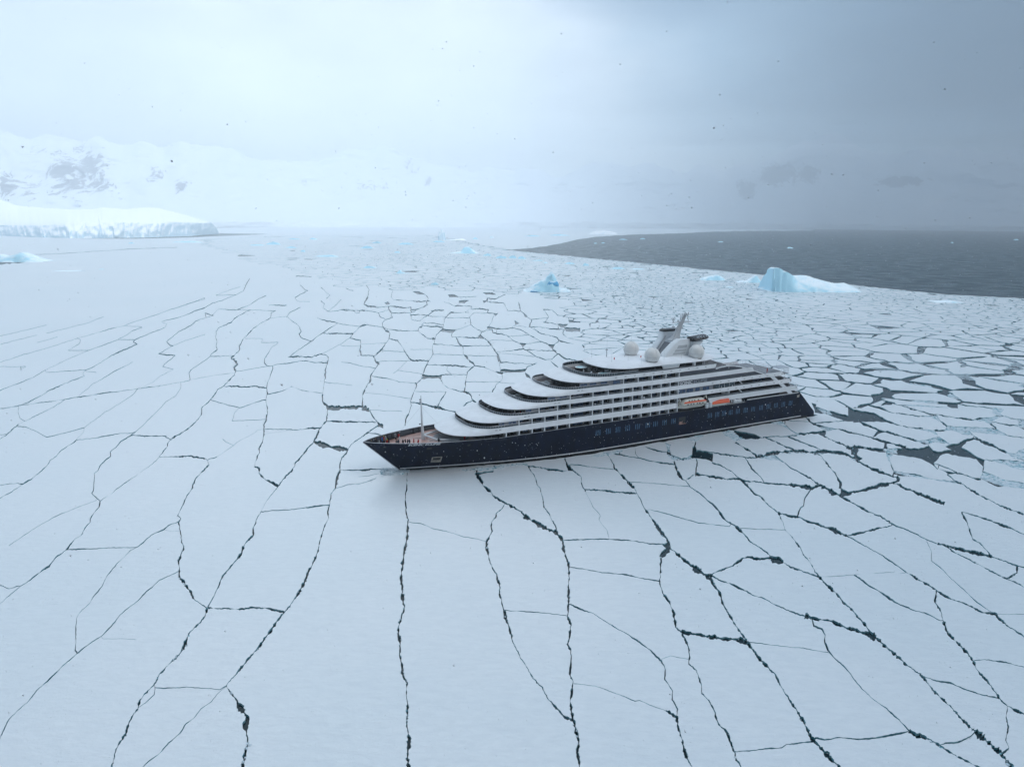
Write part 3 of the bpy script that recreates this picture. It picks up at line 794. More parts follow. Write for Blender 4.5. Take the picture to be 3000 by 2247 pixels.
L 5 250,30 240,70 210,130
L 4 475,10 465,60 490,90 560,95 690,105
L P 398,120 430,106 452,130 420,137
L P 658,13 720,13 785,45 700,37
L 4 780,45 800,75 790,105
L 4 690,105 830,105
L 4 790,105 800,140 740,165 640,185
L 5 1050,150 1210,152
L P 988,43 1050,43 1095,66 1000,67
L P 1088,98 1185,96 1140,124 1088,120
L 3 950,110 1000,125 1050,150
L 3 1095,66 1250,60
L P 1308,96 1355,100 1320,122
L 5 1350,75 1420,80 1520,40
L 5 1200,170 1360,178
L 4 1150,205 1200,170 1210,152
L 4 1360,178 1350,210 1410,215
L 4 1350,110 1500,120 1540,190
L 4 1540,190 1660,192
L 4 1660,192 1700,225
L 4 1640,110 1660,192
L 5 1870,180 1950,185
L 5 2120,210 2212,218
L 4 1870,180 1920,250 1890,300
L 3 1760,270 1920,255
L 4 2070,185 2120,210
L 3 1950,185 2000,230 2100,250 2110,280
L P 1308,23 1400,23 1435,42 1340,42
L 3 1230,210 1400,215
"""
# ================================================================ snow, water and ice materials
def snow_mat(name, side=False):
    m = bpy.data.materials.new(name); m.use_nodes = True
    n, l = m.node_tree.nodes, m.node_tree.links; b = n['Principled BSDF']
    geo = nd(n, 'ShaderNodeNewGeometry')
    if side:
        t = nd(n, 'ShaderNodeTexNoise', inp={'Scale': .8, 'Detail': 6.0}); l.new(geo.outputs['Position'], t.inputs[0])
        l.new(ramp(n, l, t.outputs[0], [(.35, (.07, .27, .33)), (.68, (.30, .56, .63))]), b.inputs['Base Color'])
        b.inputs['Roughness'].default_value = .35
        return m
    # wind packed snow: faint drift streaks, slightly greyer saturated patches
    mp = nd(n, 'ShaderNodeMapping', inp={'Rotation': (0, 0, .55), 'Scale': (.35, 1.0, .1)}); l.new(geo.outputs['Position'], mp.inputs[0])
    t1 = nd(n, 'ShaderNodeTexNoise', inp={'Scale': 1.0, 'Detail': 8.0, 'Roughness': .62, 'Distortion': .5}); l.new(mp.outputs[0], t1.inputs[0])
    t2 = nd(n, 'ShaderNodeTexNoise', inp={'Scale': .012, 'Detail': 4.0}); l.new(geo.outputs['Position'], t2.inputs[0])
    c1 = ramp(n, l, t1.outputs[0], [(.25, (.715, .755, .785)), (.75, (.785, .82, .84))])
    c2 = ramp(n, l, t2.outputs[0], [(.35, (.93, .96, .97)), (.62, (1, 1, 1))])
    mx = nd(n, 'ShaderNodeMix', data_type='RGBA', blend_type='MULTIPLY', inp={0: 1.0}); l.new(c1, mx.inputs[6]); l.new(c2, mx.inputs[7])
    l.new(mx.outputs[2], b.inputs['Base Color'])
    b.inputs['Roughness'].default_value = .5; b.inputs['Specular IOR Level'].default_value = .8
    b.inputs['Coat Weight'].default_value = 1.0; b.inputs['Coat Roughness'].default_value = .32; b.inputs['Coat IOR'].default_value = 1.7
    b.inputs['Sheen Weight'].default_value = 1.0; b.inputs['Sheen Roughness'].default_value = .35; b.inputs['Sheen Tint'].default_value = (.92, .97, 1, 1)
    t3 = nd(n, 'ShaderNodeTexNoise', inp={'Scale': .9, 'Detail': 7.0, 'Roughness': .65}); l.new(geo.outputs['Position'], t3.inputs[0])
    bp = nd(n, 'ShaderNodeBump', inp={'Strength': .6, 'Distance': .25}); l.new(t3.outputs[0], bp.inputs['Height'])
    bp2 = nd(n, 'ShaderNodeBump', inp={'Strength': .4, 'Distance': .45}); l.new(t1.outputs[0], bp2.inputs['Height']); l.new(bp.outputs[0], bp2.inputs['Normal'])
    l.new(bp2.outputs[0], b.inputs['Normal'])
    return m


M['snow'] = snow_mat('packed snow')
M['floe_side'] = snow_mat('wet teal ice edge', side=True)


def water_mat():
    m = bpy.data.materials.new('cold sea water'); m.use_nodes = True
    n, l = m.node_tree.nodes, m.node_tree.links; b = n['Principled BSDF']
    geo = nd(n, 'ShaderNodeNewGeometry')
    b.inputs['Base Color'].default_value = (.004, .020, .027, 1); b.inputs['Specular IOR Level'].default_value = .36; b.inputs['Roughness'].default_value = .16
    b.inputs['IOR'].default_value = 1.333
    t = nd(n, 'ShaderNodeTexNoise', inp={'Scale': .22, 'Detail': 9.0, 'Roughness': .68}); l.new(geo.outputs['Position'], t.inputs[0])
    t2 = nd(n, 'ShaderNodeTexNoise', inp={'Scale': .035, 'Detail': 3.0}); l.new(geo.outputs['Position'], t2.inputs[0])
    # calm between the floes, ruffled by the wind on the open lead
    sp_ = nd(n, 'ShaderNodeSeparateXYZ'); l.new(geo.outputs['Position'], sp_.inputs[0])
    wind = ramp(n, l, mathn(n, l, 'DIVIDE', mathn(n, l, 'SUBTRACT', sp_.outputs[1], 480.0), 300.0), [(0.0, .04), (1.0, 1.0)])
    bp = nd(n, 'ShaderNodeBump', inp={'Distance': .75}); l.new(t.outputs[0], bp.inputs['Height']); l.new(mathn(n, l, 'MULTIPLY', wind, .9), bp.inputs['Strength'])
    l.new(bp.outputs[0], b.inputs['Normal'])
    l.new(mathn(n, l, 'ADD', mathn(n, l, 'MULTIPLY', ramp(n, l, t2.outputs[0], [(.3, .2), (.7, .40)]), wind), .05), b.inputs['Roughness'])
    return m


M['water'] = water_mat()


def ice_mat(name, blue, pale, zlo, zhi):
    m = bpy.data.materials.new(name); m.use_nodes = True
    n, l = m.node_tree.nodes, m.node_tree.links; b = n['Principled BSDF']
    tc = nd(n, 'ShaderNodeTexCoord'); geo = nd(n, 'ShaderNodeNewGeometry')
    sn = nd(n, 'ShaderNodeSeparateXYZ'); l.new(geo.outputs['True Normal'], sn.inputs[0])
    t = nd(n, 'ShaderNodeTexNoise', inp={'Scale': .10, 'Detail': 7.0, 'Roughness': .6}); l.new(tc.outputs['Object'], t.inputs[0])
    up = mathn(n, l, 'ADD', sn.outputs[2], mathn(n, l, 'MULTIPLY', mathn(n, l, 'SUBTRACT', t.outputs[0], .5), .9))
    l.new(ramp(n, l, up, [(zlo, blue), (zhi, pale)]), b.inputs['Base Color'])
    b.inputs['Roughness'].default_value = .6
    t3 = nd(n, 'ShaderNodeTexNoise', inp={'Scale': .35, 'Detail': 6.0}); l.new(tc.outputs['Object'], t3.inputs[0])
    bp = nd(n, 'ShaderNodeBump', inp={'Strength': .5, 'Distance': .8}); l.new(t3.outputs[0], bp.inputs['Height']); l.new(bp.outputs[0], b.inputs['Normal'])
    return m


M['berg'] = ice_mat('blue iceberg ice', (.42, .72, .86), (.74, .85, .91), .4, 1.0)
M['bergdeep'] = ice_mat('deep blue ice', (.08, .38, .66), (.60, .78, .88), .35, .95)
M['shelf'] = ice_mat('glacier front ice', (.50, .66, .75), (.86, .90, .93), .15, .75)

# ================================================================ the sea
me = bpy.data.meshes.new('water')
R = 40000
me.from_pydata([(-R, -R, -.36), (R, -R, -.36), (R, R, -.36), (-R, R, -.36)], [], [(0, 1, 2, 3)])
tag(link('water', me, M['water']), kind='structure')

# ---------------------------------------------------------------- ship placement (needed to leave a hole in the ice)
HD = 0.479572
SO = (-40.863, 185.222)
UD = (math.cos(HD), math.sin(HD)); VD = (math.sin(HD), -math.cos(HD))


def sp(u, v, z=0.0): return (SO[0] + UD[0] * u + VD[0] * v, SO[1] + UD[1] * u + VD[1] * v, z)


def lerp_tab(t, x):
    if x <= t[0][0]: return t[0][1]
    for (a, b), (c, d) in zip(t, t[1:]):
        if x <= c: return b + (d - b) * (x - a) / (c - a)
    return t[-1][1]


WLB = [(0, 0), (4, 1.0), (8, 2.0), (18, 4.7), (30, 7.5), (42, 9.5), (54, 10.6), (60, 10.75)]     # half breadth at the waterline, from the stem
ship_foot = []
for u in [9.6, 11, 14, 18, 24, 32, 42, 52, 64, 90, 120, 150, 169]:
    ship_foot.append((u, lerp_tab(WLB, u - 10.4) + .35 + .25 * math.sin(u * 1.7)))
foot_px = [sheet(*sp(u, v)[:2]) for u, v in ship_foot] + [sheet(*sp(u, -v)[:2]) for u, v in reversed(ship_foot)]


# ================================================================ pack ice
def inside(poly, x, y):
    c = False; j = len(poly) - 1
    for i in range(len(poly)):
        xi, yi = poly[i]; xj, yj = poly[j]
        if (yi > y) != (yj > y) and x < (xj - xi) * (y - yi) / (yj - yi) + xi: c = not c
        j = i
    return c


FAR_ZONE = [(600, 702), (700, 697), (900, 690), (1250, 690), (1480, 733), (1620, 747), (1880, 773), (2000, 785), (2130, 798), (2271, 811),
            (2520, 841), (2770, 866), (3000, 878), (3900, 945), (3900, 1230), (3000, 1182), (2800, 1190), (2600, 1196), (2500, 1184), (2410, 1168),
            (2330, 1140), (2000, 1100), (1730, 1085), (1700, 1055), (1718, 1000), (1706, 930), (1668, 880), (1610, 872), (1560, 850), (1500, 862), (1430, 844), (1340, 856), (1250, 838), (1180, 852), (1100, 836), (1050, 850), (1000, 826), (940, 806),
            (850, 790), (800, 772), (720, 760), (690, 738), (610, 722)]
DOMAIN = [(-900, 2900), (3900, 2900), (3900, 940), (3000, 875), (2770, 863), (2520, 838), (2271, 809), (2130, 796), (2000, 783), (1880, 771), (1750, 759),
          (1620, 746), (1540, 738), (1480, 733), (1540, 729), (1600, 722), (1650, 712), (1700, 701), (1740, 695), (1850, 688), (2000, 684), (2070, 680), (2200, 677),
          (2380, 676), (2385, 673.6), (2200, 671.5), (1500, 666.5), (900, 664.5), (640, 668), (0, 674), (-900, 681)]


def cell_size(x, D):
    s = max(11.5, D / 66.0)
    if x < 0.12 * D and D < 1300: s *= 1.55          # larger floes towards the left
    if D < 420: s *= 1.3
    return s * (1 + .75 * noise.noise(Vector((x * .011, D * .007, 5.5))))


def far_cells(rng):
    seeds = []
    D = 215.0
    while D < 5200:
        s0 = max(9.5, D / 72.0) * (1.25 if D < 420 else 1)
        half = D * 1.25 + 60
        x = -half * .75 + rng.random() * s0
        while x < half:
            s = cell_size(x, D)
            if rng.random() < min(1, s0 / s):      # thin rows where cells are larger
                px, py = sheet(x, D)
                if 420 < px < 4300:
                    seeds.append((x + rng.uniform(-.5, .5) * s, D + rng.uniform(-.55, .55) * s0))
            x += s
        D += s0
    vs, es, fs, *_ = delaunay_2d_cdt([Vector(p) for p in seeds], [], [], 0, 1e-5)
    vs = [(v[0], v[1]) for v in vs]
    cc, inc, em = [], [[] for _ in vs], {}
    for fi, (a, b, c) in enumerate(fs):
        (ax, ay), (bx, by), (cx, cy) = vs[a], vs[b], vs[c]
        d = 2 * (ax * (by - cy) + bx * (cy - ay) + cx * (ay - by))
        if abs(d) < 1e-9: d = 1e-9
        ux = ((ax * ax + ay * ay) * (by - cy) + (bx * bx + by * by) * (cy - ay) + (cx * cx + cy * cy) * (ay - by)) / d
        uy = ((ax * ax + ay * ay) * (cx - bx) + (bx * bx + by * by) * (ax - cx) + (cx * cx + cy * cy) * (bx - ax)) / d
        cc.append((ux, uy))
        for q in (a, b, c): inc[q].append(fi)
        for p, q in ((a, b), (b, c), (c, a)): em.setdefault((min(p, q), max(p, q)), []).append(fi)
    kept = [inside(FAR_ZONE, *sheet(x, y)) for x, y in vs]
    cells = []
    for i, k in enumerate(kept):
        if not k or len(inc[i]) < 4: continue
        x, y = vs[i]
        poly = sorted((cc[f] for f in inc[i]), key=lambda p: math.atan2(p[1] - y, p[0] - x))
        cells.append((i, (x, y), poly))
    bound = []
    for (a, b), ff in em.items():
        if kept[a] != kept[b] and len(ff) == 2: bound.append((cc[ff[0]], cc[ff[1]]))
    kd = kdtree.KDTree(len(vs))
    for i, v in enumerate(vs): kd.insert((v[0], v[1], 0), i)
    kd.balance()
    return cells, bound, kd, kept


def parse():
    lines, polys = [], []
    for row in SURVEY.strip().splitlines():
        k, w, *pts = row.split()
        ox, oy, s = SHEETS[k]
        P = [(ox + float(a) / s, oy + float(b) / s) for a, b in (p.split(',') for p in pts)]
        if w == 'P': polys.append(P)
        else: lines.append((float(w), P))
    return lines, polys


def build_ice():
    rng = random.Random(11)
    cells, bound, kd, kept = far_cells(rng)
    lines, polys = parse()
    lines.append((1.6, [(-500, 762), (150, 745), (400, 729), (520, 725)]))
    # dark slot along the glacier foot, left
    polys.append([(205, 699), (400, 697), (560, 692), (636, 683), (660, 684.5), (790, 686), (760, 687.5), (640, 692), (560, 696), (400, 700)])
    polys.append([(-60, 768), (60, 766), (125, 759), (60, 771), (-60, 778)])
    V, Eg, quads = [], [], []

    def addv(p): V.append(Vector(p)); return len(V) - 1

    # snap loose ends of cracks onto their neighbours
    segs = []
    for li, (w, P) in enumerate(lines):
        for a, b in zip(P, P[1:]): segs.append((li, a, b))

    def snap(li, p, tol):
        best = None
        for lj, a, b in segs:
            if lj == li: continue
            dx, dy = b[0] - a[0], b[1] - a[1]; L = dx * dx + dy * dy
            t = 0 if L == 0 else max(0, min(1, ((p[0] - a[0]) * dx + (p[1] - a[1]) * dy) / L))
            q = (a[0] + dx * t, a[1] + dy * t); d = math.hypot(q[0] - p[0], q[1] - p[1])
            if d < tol and (best is None or d < best[0]): best = (d, q)
        return best

    ribbons = []
    for li, (w, P) in enumerate(lines):
        P = list(P)
        for end in (0, -1):
            s = snap(li, P[end], 9 if w < 2 else 15)
            if s and s[0] > .3: P.insert(0, s[1]) if end == 0 else P.append(s[1])
        ribbons.append((w, P, True))
    for a, b in bound:
        pa, pb = sheet(*a), sheet(*b)
        if math.hypot(pa[0] - pb[0], pa[1] - pb[1]) < 400: ribbons.append((.7 if pa[0] < 1250 else 1.4, [pa, pb], False))
    for w, P, jag in ribbons:
        # resample
        pts = [P[0]]
        for a, b in zip(P, P[1:]):
            L = math.hypot(b[0] - a[0], b[1] - a[1]); n = max(1, int(L / ((4.2 if w >= 4 else 5.5) if jag else 20)))
            for k in range(1, n + 1): pts.append((a[0] + (b[0] - a[0]) * k / n, a[1] + (b[1] - a[1]) * k / n))
        prev = None; ph = rng.uniform(0, 100); n = len(pts)
        horiz = abs(P[-1][0] - P[0][0]) / (abs(P[-1][1] - P[0][1]) + 1)
        for k, p in enumerate(pts):
            a, b = pts[max(0, k - 1)], pts[min(n - 1, k + 1)]
            dx, dy = b[0] - a[0], b[1] - a[1]; L = math.hypot(dx, dy) or 1; nx, ny = -dy / L, dx / L
            # perspective: cracks running across the view look thinner than those running away
            wv = w * (.30 + 1.9 * abs(noise.noise(Vector((ph, k * .085, 0)))) ** .75 + .35 * noise.noise(Vector((ph, k * .4, 3)))) * .80
            if jag and w >= 4 and horiz < 2.2: wv *= (.45 if noise.noise(Vector((ph + 9, k * .3, 0))) > .18 else rng.uniform(.8, 1.3))
            wv *= .72 if (p[1] < 1180 and p[0] < 2300) or (p[1] < 1500 and p[0] < 900) else .9 if w < 3 or p[0] < 700 else 1.28 if p[1] < 1600 else 1.42
            wv = max(.35 if w < 1 else .75, min(wv, w * 1.75))
            jit = (rng.uniform(-1, 1) * min(1.6, .3 + w * .15) + 2.2 * noise.noise(Vector((ph, k * .16, 7))) * min(1, w / 4)) if jag and 0 < k < n - 1 else 0
            cx, cy = p[0] + nx * jit, p[1] + ny * jit
            h = wv / 2; hl = h * (rng.uniform(.72, 1.28) if jag and w >= 3 else 1); hr = h * (rng.uniform(.72, 1.28) if jag and w >= 3 else 1)
            i = addv((cx + nx * hl, cy + ny * hl)); j = addv((cx - nx * hr, cy - ny * hr))
            if prev: 
                Eg.extend([(prev[0], i), (prev[1], j)])
                quads.append((V[prev[0]], V[i], V[j], V[prev[1]]))
                if k == n - 1: Eg.append((i, j))
            else: Eg.append((i, j))
            prev = (i, j)
    PP = [foot_px] + polys
    rpoly = []
    for pi, P in enumerate(PP):
        pts = []
        for a, b in zip(P, P[1:] + P[:1]):
            L = math.hypot(b[0] - a[0], b[1] - a[1]); n = max(1, int(L / 8)) if pi else max(1, int(L / 14))
            for k in range(n):
                j = (rng.uniform(-1, 1) * (1.6 if L > 12 else .6) if (k and P[0][1] > 720) else 0) if pi else (rng.uniform(-.6, 2.0) if k else 0)
                pts.append((a[0] + (b[0] - a[0]) * k / n + j * .6, a[1] + (b[1] - a[1]) * k / n + j))
        ids = [addv(p) for p in pts]
        for k in range(len(ids)): Eg.append((ids[k], ids[(k + 1) % len(ids)]))
        rpoly.append(([tuple(p) for p in pts], min(p[0] for p in pts), max(p[0] for p in pts), min(p[1] for p in pts), max(p[1] for p in pts)))
    D = []
    for a, b in zip(DOMAIN, DOMAIN[1:] + DOMAIN[:1]):
        L = math.hypot(b[0] - a[0], b[1] - a[1]); n = max(1, int(L / 9)) if 676 < a[1] < 940 and a[0] > 1400 else 1
        for k in range(n): D.append((a[0] + (b[0] - a[0]) * k / n, a[1] + (b[1] - a[1]) * k / n + (rng.uniform(-.9, .9) if n > 1 and k else 0)))
    ids = [addv(p) for p in D]
    for k in range(len(ids)): Eg.append((ids[k], ids[(k + 1) % len(ids)]))
    vs, es, fs, *_ = delaunay_2d_cdt(V, Eg, [], 0, 1e-4)
    vs = [(v[0], v[1]) for v in vs]
    # ---- classify
    BIN = 24; grid = {}
    for qi, q in enumerate(quads):
        x0, x1 = min(p[0] for p in q), max(p[0] for p in q); y0, y1 = min(p[1] for p in q), max(p[1] for p in q)
        for gx in range(int(x0 // BIN), int(x1 // BIN) + 1):
            for gy in range(int(y0 // BIN), int(y1 // BIN) + 1): grid.setdefault((gx, gy), []).append(qi)

    def inq(q, x, y):
        def side(a, b): return (b[0] - a[0]) * (y - a[1]) - (b[1] - a[1]) * (x - a[0])
        for tri in ((q[0], q[1], q[2]), (q[0], q[2], q[3])):
            s1, s2, s3 = side(tri[0], tri[1]), side(tri[1], tri[2]), side(tri[2], tri[0])
            if (s1 >= 0 and s2 >= 0 and s3 >= 0) or (s1 <= 0 and s2 <= 0 and s3 <= 0): return True
        return False

    ice = []
    for f in fs:
        x = sum(vs[k][0] for k in f) / 3; y = sum(vs[k][1] for k in f) / 3
        ok = inside(DOMAIN, x, y) if (y < 960 and x > 1400) or y < 700 else (-900 < x < 3900 and y < 2900)
        if ok:
            for P, x0, x1, y0, y1 in rpoly:
                if x0 <= x <= x1 and y0 <= y <= y1 and inside(P, x, y): ok = False; break
        if ok:
            for qi in grid.get((int(x // BIN), int(y // BIN)), ()):
                if inq(quads[qi], x, y): ok = False; break
        if ok and 680 < y < 1250 and x > 450:
            g = gpt(x, y); _, idx, _ = kd.find((g[0], g[1], 0))
            if kept[idx]: ok = False
        ice.append(ok)
    em = {}
    for fi, f in enumerate(fs):
        if ice[fi]:
            for a, b in ((f[0], f[1]), (f[1], f[2]), (f[2], f[0])): em.setdefault((min(a, b), max(a, b)), []).append(fi)
    comp = [-1] * len(fs); comps = []
    for fi in range(len(fs)):
        if not ice[fi] or comp[fi] >= 0: continue
        c = len(comps); st = [fi]; comp[fi] = c; mem = []
        while st:
            q = st.pop(); mem.append(q); f = fs[q]
            for a, b in ((f[0], f[1]), (f[1], f[2]), (f[2], f[0])):
                for o in em[(min(a, b), max(a, b))]:
                    if comp[o] < 0: comp[o] = c; st.append(o)
        comps.append(mem)
    out = []      # (px area in view, centroid px, bbox px, verts3d, top faces, side faces)
    for mem in comps:
        area = sx = sy = 0; x0 = y0 = 1e9; x1 = y1 = -1e9; touch = False
        vid, vv, top, sides = {}, [], [], []
        tot = 0
        for q in mem:
            a, b, c = (vs[k] for k in fs[q])
            A = abs((b[0] - a[0]) * (c[1] - a[1]) - (b[1] - a[1]) * (c[0] - a[0])) / 2; tot += A
            mx, my = (a[0] + b[0] + c[0]) / 3, (a[1] + b[1] + c[1]) / 3
            if -20 < mx < 3020 and my < 2267:
                area += A; sx += mx * A; sy += my * A
                x0 = min(x0, mx); x1 = max(x1, mx); y0 = min(y0, my); y1 = max(y1, my)
        if tot < 3: continue
        bed = set()
        for q in mem:
            f = fs[q]
            for k in f:
                if k not in vid:
                    vid[k] = len(vv); g = gpt(*vs[k]); vv.append((g[0], g[1]))
            top.append([vid[k] for k in f])
            for a, b in ((f[0], f[1]), (f[1], f[2]), (f[2], f[0])):
                if len(em[(min(a, b), max(a, b))]) == 1: sides.append((vid[a], vid[b]))
        out.append([area, (sx / area, sy / area) if area else (0, 0), (x0, x1, y0, y1), vv, top, sides])
    # ---- far cells as little prisms
    for i, (x, y), poly in cells:
        D0 = math.hypot(x, y)
        px, py = sheet(x, y)
        if rng.random() < .006: continue
        wide = max(0, min(1, (px - 2300) / 350)) * max(0, min(1, (py - 985) / 80)); calm = max(.12, min(1, (px - 620) / 620)) if py < 860 else 1
        pp = []
        n = len(poly); g0 = .02 + .00012 * D0; open_ = noise.noise(Vector((x * .012, y * .006, 3.7))) > .12; cgap = (.9 if open_ else .25) * rng.random() ** 2
        for k in range(n):
            a, b = poly[k], poly[(k + 1) % n]
            el = math.hypot(b[0] - a[0], b[1] - a[1])
            for s in ((0,) if el < 3 else (0.0, .33, .66)):
                q = (a[0] + (b[0] - a[0]) * s, a[1] + (b[1] - a[1]) * s)
                d = math.hypot(q[0] - x, q[1] - y) or 1
                if d > 5 * cell_size(q[0], D0): continue
                hsh = random.Random(int(q[0] * 7) * 131 + int(q[1] * 7)).random()
                gap = g0 + wide * (.8 + 3.2 * rng.random() ** 2) + cgap + (rng.random() ** 4) * (1.2 if D0 < 900 else 1.8) + ((3.2 if open_ else 2.0) * rng.random() if (s == 0 and rng.random() < (.26 if open_ else .10)) else 0) + .15 * hsh
                gap *= calm
                t = max(.45, 1 - gap / d)
                jj = min(.9, d * .05); pp.append((x + (q[0] - x) * t + rng.uniform(-jj, jj) * .5, y + (q[1] - y) * t + rng.uniform(-jj, jj) * .5))
        if len(pp) < 3: continue
        ra = rng.gauss(0, .03) * (.35 + 2.2 * wide + (.8 if open_ else 0)) * calm; dr = (.15 + 1.1 * wide) * calm; ox_, oy_ = rng.uniform(-dr, dr), rng.uniform(-dr, dr)
        ca, sa = math.cos(ra), math.sin(ra)
        pp = [(x + ox_ + (a - x) * ca - (b - y) * sa, y + oy_ + (a - x) * sa + (b - y) * ca) for a, b in pp]
        q = [sheet(*p) for p in pp]; A = abs(sum(q[k][0] * q[(k + 1) % len(q)][1] - q[(k + 1) % len(q)][0] * q[k][1] for k in range(len(q)))) / 2
        vis = -10 < px < 3010
        bb = (min(p[0] for p in q), max(p[0] for p in q), min(p[1] for p in q), max(p[1] for p in q))
        m = len(pp)
        out.append([A if vis else 0, (px, py), bb, pp, [list(range(m))], [(k, (k + 1) % m) for k in range(m)]])
    return out


def floe_mesh(name, comps, org=(0, 0), z=None):
    vv, ff, mi = [], [], []
    for (A, c, bb, v2, top, sides), zz in comps:
        o = len(vv); n = len(v2)
        vv += [(x - org[0], y - org[1], zz) for x, y in v2]
        used = sorted({k for s in sides for k in s}); low = {k: o + n + i for i, k in enumerate(used)}
        vv += [(v2[k][0] - org[0], v2[k][1] - org[1], -.55) for k in used]
        for t in top: ff.append([o + k for k in t]); mi.append(0)
        for a, b in sides: ff.append([o + a, o + b, low[b], low[a]]); mi.append(1)
    me = bpy.data.meshes.new(name); me.from_pydata(vv, [], ff)
    bm = bmesh.new(); bm.from_mesh(me)
    for f, m in zip(bm.faces, mi): f.material_index = m
    for f in bm.faces:
        f.normal_update()
        if f.material_index == 0 and f.normal.z < 0: f.normal_flip()
    bm.to_mesh(me); bm.free()
    me.materials.append(M['snow']); me.materials.append(M['floe_side'])
    return me


ORD = ['first', 'second', 'third', 'fourth', 'fifth', 'sixth', 'seventh', 'eighth', 'ninth', 'tenth', 'eleventh', 'twelfth']


def zone_of(x, y):
    if y > 1900: return 'at the bottom %s of the picture' % ('left' if x < 1000 else 'middle' if x < 2000 else 'right')
    if y > 1600: return 'in the left foreground' if x < 900 else 'well below the ship' if x < 1950 else 'in the right foreground'
    if y > 1340: return 'left of the bow foot' if x < 1000 else 'just below the hull' if x < 2050 else 'below the stern' if x < 2500 else 'right of the stern'
    if y > 1170: return 'far left of the bow' if x < 560 else 'beside the bow tip' if x < 1180 else 'behind the hull' if x < 2150 else 'beside the dark stern water' if x < 2650 else 'at the right edge'
    if y > 980: return 'on the smooth left side' if x < 620 else 'behind the bow mast' if x < 1330 else 'behind the stepped roofs' if x < 1720 else 'behind the stern deck' if x < 2500 else 'in the pack right of the stern'
    if y > 880: return 'on the far left' if x < 700 else 'in the field beyond the bow' if x < 1400 else 'in the field beyond the funnels' if x < 2000 else 'in the pack beyond the stern'
    return 'in the distant left field' if x < 1200 else 'below the peaked iceberg' if x < 1900 else 'below the long iceberg'


def place_ice():
    comps = build_ice()
    comps.sort(key=lambda c: -c[0])
    rng = random.Random(5)
    big = [c for c in comps if c[0] > 350000 or (c[0] > 20000 and c[2][2] < 700)]
    sheet_me = floe_mesh('sea_ice', [(c, .0) for c in big])
    tag(link('sea_ice', sheet_me), kind='structure')
    rest = [c for c in comps if c not in big]
    ones, many = rest[:300], rest[300:]
    # words for each floe: size, shape, place, then rows from the front and a count from the left
    info = []
    for c in ones:
        A, (x, y), (x0, x1, y0, y1) = c[0], c[1], c[2]
        size = 'huge' if A > 90000 else 'large' if A > 30000 else 'mid-sized' if A > 8000 else 'small' if A > 2500 else 'tiny'
        r = (x1 - x0 + 1) / (y1 - y0 + 1)
        shape = 'upright' if r < .6 else 'blocky' if r < 1.8 else 'wide' if r < 4.5 else 'thin'
        info.append([size + ' ' + shape, zone_of(x, y), x, c, y])
    groups = {}
    for it in info: groups.setdefault((it[0], it[1]), []).append(it)
    ROWS = ['nearest', 'second', 'third', 'fourth', 'fifth', 'sixth', 'seventh']
    for (adj, zn), its in groups.items():
        rows = []
        if len(its) <= 12: rows = [its]
        else:
            its.sort(key=lambda i: -i[4]); nr = math.ceil(len(its) / 12); q = math.ceil(len(its) / nr)
            rows = [its[k:k + q] for k in range(0, len(its), q)]
        for ri, row_ in enumerate(rows):
          row_.sort(key=lambda i: i[2])
          for k, it in enumerate(row_):
            c = it[3]; g = 'ice floes of the pack'
            if len(its) == 1: lab = f'{adj} snowy floe {zn}'
            elif len(rows) == 1: lab = f'{adj} snowy floe {zn}, {ORD[k]} from the left'
            else: lab = f'{adj} snowy floe {zn}, {ROWS[ri]} row, {ORD[k]} from left'
            v2 = c[3]; ox = sum(p[0] for p in v2) / len(v2); oy = sum(p[1] for p in v2) / len(v2)
            o = link('ice_floe', floe_mesh('ice_floe', [(c, rng.uniform(-.03, .06))], (ox, oy)))
            o.location = (ox, oy, 0)
            tag(o, lab, 'ice floe', g)
    me = floe_mesh('pack_ice', [(c, rng.uniform(-.04, .08)) for c in many])
    tag(link('pack_ice', me), 'thousands of small snow-covered floes reaching back to the dark open water', 'pack ice', kind='stuff')
    print('floes', len(ones), 'rest', len(many), 'big', [(round(b[0]), [round(t) for t in b[1]]) for b in big])


place_ice()


def young_ice():
    m = bpy.data.materials.new('refrozen grey slush'); m.use_nodes = True
    n, l = m.node_tree.nodes, m.node_tree.links; b = n['Principled BSDF']; out = [x for x in n if x.type == 'OUTPUT_MATERIAL'][0]
    geo = nd(n, 'ShaderNodeNewGeometry')
    t = nd(n, 'ShaderNodeTexNoise', inp={'Scale': .045, 'Detail': 8.0, 'Roughness': .6}); l.new(geo.outputs['Position'], t.inputs[0])
    t2 = nd(n, 'ShaderNodeTexNoise', inp={'Scale': .9, 'Detail': 5.0}); l.new(geo.outputs['Position'], t2.inputs[0])
    l.new(ramp(n, l, t2.outputs[0], [(.35, (.14, .19, .22)), (.65, (.46, .54, .59))]), b.inputs['Base Color']); b.inputs['Roughness'].default_value = .45
    k = mathn(n, l, 'ADD', t.outputs[0], mathn(n, l, 'MULTIPLY', mathn(n, l, 'SUBTRACT', t2.outputs[0], .5), .25))
    a = ramp(n, l, k, [(.46, 0.0), (.56, 1.0)])
    tr = nd(n, 'ShaderNodeBsdfTransparent'); mx = nd(n, 'ShaderNodeMixShader')
    l.new(a, mx.inputs[0]); l.new(tr.outputs[0], mx.inputs[1]); l.new(b.outputs[0], mx.inputs[2]); l.new(mx.outputs[0], out.inputs[0])
    P = [(700, 697), (900, 690), (1250, 690), (1480, 734), (1620, 748), (1880, 774), (2130, 800), (2271, 813), (2520, 843), (2770, 868), (3000, 880), (3900, 947), (3900, 1190), (3000, 1130), (2620, 1090), (2480, 1070), (2400, 1060), (2000, 1085), (1720, 1020), (1660, 870), (1430, 845), (1000, 832)]
    me = bpy.data.meshes.new('young_ice'); me.from_pydata([(*gpt(x, y), -.2) for x, y in P], [], [tuple(range(len(P)))])
    tag(link('young_ice', me, m), kind='structure')


young_ice()
